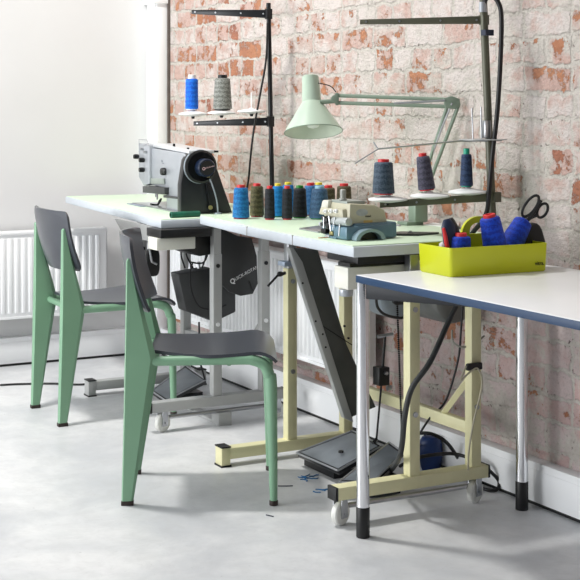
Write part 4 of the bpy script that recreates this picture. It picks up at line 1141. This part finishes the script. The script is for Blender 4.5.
# ------------------------------------------------------------------ cables, bag and scraps under the tables
DC = mat('charcoal_hose', (52, 54, 54), .5, 0, .08, 20)
cable('cable', [atd(459, 300, 4.15), atd(447, 325, 4.08), atd(430, 362, 4.0), atd(412, 388, 3.99), atd(405, 415, 4.0), atd(402, 445, 4.06), atd(398, 460, 4.12), atz(388, 474, .01)], .0085, DC, 'thick dark hose falling from under the steel-legged table past the cream post')
cable('cable', [atx(463, 297, 2.75), atx(461, 330, 2.75), atx(458, 360, 2.74), atx(446, 400, 2.72), atx(430, 418, 2.70), atx(417, 438, 2.66), atz(410, 450, .008)], .0035, BLACKP, 'thin black cable running down the brick between the cream posts')
cable('cable', [atz(400, 466, .06), atz(414, 459, .10), atz(432, 455, .11), atz(455, 454, .10), atz(478, 462, .09), atz(492, 473, .06), atz(499, 482, .03), atz(496, 490, .009), atz(482, 488, .009), atz(466, 476, .009)], .0060, BLACKP, 'black cable looped on the floor around the near castor')
cable('cable', [atz(418, 433, .15), atz(432, 434, .15), atz(446, 442, .12), atz(456, 455, .07), atz(464, 468, .01), atz(474, 476, .008)], .0060, BLACKP, 'black cable draped over the blue bag')
cable('cable', [atz(0, 385, .005), atz(20, 384, .005), atz(52, 383.5, .005), atz(78, 384.5, .005), atz(100, 383, .005)], .0045, BLACKP, 'thin black cable lying along the floor behind the rear chair')
cable('cable', [atx(376, 298, 2.80), atx(378, 308, 2.80), atx(386, 315, 2.78), atx(401, 318, 2.74), atx(408, 314, 2.72)], .0045, BLACKP, 'short black wire drooping beneath the table rail')
cable('cable', [atx(452, 330, 2.86), atx(453, 342, 2.88), atx(462, 347, 2.90), atx(474, 344, 2.90), atx(484, 336, 2.88)], .003, mat('grey_wire', (140, 138, 130), .5), 'thin grey wire sagging across the far cream post')
# chain hanging from the motor
r = empty('chain', atx(402, 440, 2.66), 0, 'black bead chain hanging straight beside the near cream post', 'chain')
O = Vector(r.location); p0, p1 = atx(397, 298, 2.66)-O, atx(402, 440, 2.66)-O
b = MB(); N = 70
for i in range(N):
    c_ = p0.lerp(p1, i/(N-1)); b.lathe([(0, -.0040), (.0034, -.002), (.0034, .002), (0, .0040)], 6, Matrix.Translation(c_))
b.cyl(p0, p1, .0014, .0014, 6); b.build('links', BLACKM, r)
b = MB(); c_ = p0+Vector((0, .015, -.01)); b.lathe([(.006, -.03), (.013, -.02), (.013, .02), (.006, .03)], 12, Matrix.Translation(c_) @ rot('X', 90)); b.build('toggle', BLACKP, r)
# tied bundle at the far cream post
b = MB(); q = atx(473, 366, 2.94)
b.box(q-Vector((.004, .026, .012)), q+Vector((.010, .030, .010))); o = b.build('cable_tie', BLACKP, None, bevel=.004, origin=q-Vector((0, 0, .012))); tag(o, 'black tape wrapped around the far cream post', 'cable tie')
cable('cable', [atx(466, 366, 2.945), atx(461, 380, 2.95), atx(470, 372, 2.95), atx(478, 369, 2.95), atx(482, 385, 2.95), atx(474, 420, 2.95), atx(469, 450, 2.95), atx(468, 470, 2.945)], .003, mat('beige_wire', (186, 180, 156), .5), 'beige cord tied at the far cream post and hanging to its foot bar')
# blue bag
q = atz(428, 455, .0); q = Vector((6.365-3.86, -.12, 0)); q = atd(431, 452, 4.62); q.z = 0
b = MB(); nu, nv = 18, 8; vs = []; fs = []; random.seed(9)
rr0 = 11.5*4.62/1370
for j in range(nv+1):
    t = j/nv
    R = rr0*(.82+.28*math.sin(PI*t*.9))*(1 if t < .95 else .86)
    for i in range(nu):
        a = 2*PI*i/nu; R2_ = R*(1+.05*math.sin(3*a+1)+random.uniform(-.02, .02)); vs.append(q+Vector((R2_*math.cos(a)*.8, R2_*math.sin(a), 0.001+t*.112+random.uniform(-.004, .004)*(t > 0))))
for j in range(nv):
    for i in range(nu): fs.append((j*nu+i, j*nu+(i+1) % nu, (j+1)*nu+(i+1) % nu, (j+1)*nu+i))
fs.append(tuple(reversed(range(nu)))); fs.append(tuple(range(nv*nu, nv*nu+nu)))
b.poly(vs, fs); o = b.build('bag', mat('navy_bag', (8, 44, 98), .45, 0, .2, 14), None, sharp=60, origin=q); tag(o, 'small blue bag on the floor behind the near cream post', 'bag')
# thread scraps
SB = mat('blue_scrap', (24, 100, 150), .6, 0, .2, 60); SK = mat('dark_scrap', (40, 48, 60), .7, 0, .2, 60)
def scrap(px, py, L, ang, m, label, n=5, wig=.3):
    p = atz(px, py, 0); pts = []; a = math.radians(ang); q_ = Vector((0, 0, .002))
    for i in range(n):
        pts.append(q_.copy()); a += random.uniform(-wig, wig); q_ = q_+Vector((math.cos(a), math.sin(a), 0))*L/n
    b = MB(); b.tube(pts, .0018, 5, 4); o = b.build('thread_scrap', m, None); o.location = p; tag(o, label, 'thread scrap', 'thread scraps on the floor by the front foot bar')
random.seed(11)
scrap(278, 486.5, .06, 60, SK, 'dark thread end on the floor right of the front chair foot', wig=.15)
scrap(266, 515.5, .035, 30, SK, 'tiny dark thread end on the floor in front of the chair foot')
for i in range(6):
    scrap(298+i*2.2, 479+random.uniform(-2, 2.5), .05, random.uniform(0, 180), SB, ['curled blue thread scrap at the left edge of the cluster nearest the wide pedal', 'curled blue thread scrap second from the left in the cluster by the wide pedal', 'curled blue thread scrap just left of the middle of the cluster by the wide pedal', 'curled blue thread scrap just right of the middle of the cluster by the wide pedal', 'curled blue thread scrap second from the right in the cluster by the wide pedal', 'curled blue thread scrap at the right edge of the cluster by the wide pedal'][i], 6, .9)
for i in range(5):
    scrap(313+i*2.5, 491+random.uniform(-1.5, 1.5), .035, random.uniform(30, 110), SB, ['blue thread scrap farthest left of the few by the black bar end cap', 'blue thread scrap second from the left by the black bar end cap', 'blue thread scrap in the middle of the few by the black bar end cap', 'blue thread scrap second from the right by the black bar end cap', 'blue thread scrap closest to the black bar end cap'][i], 6, .7)
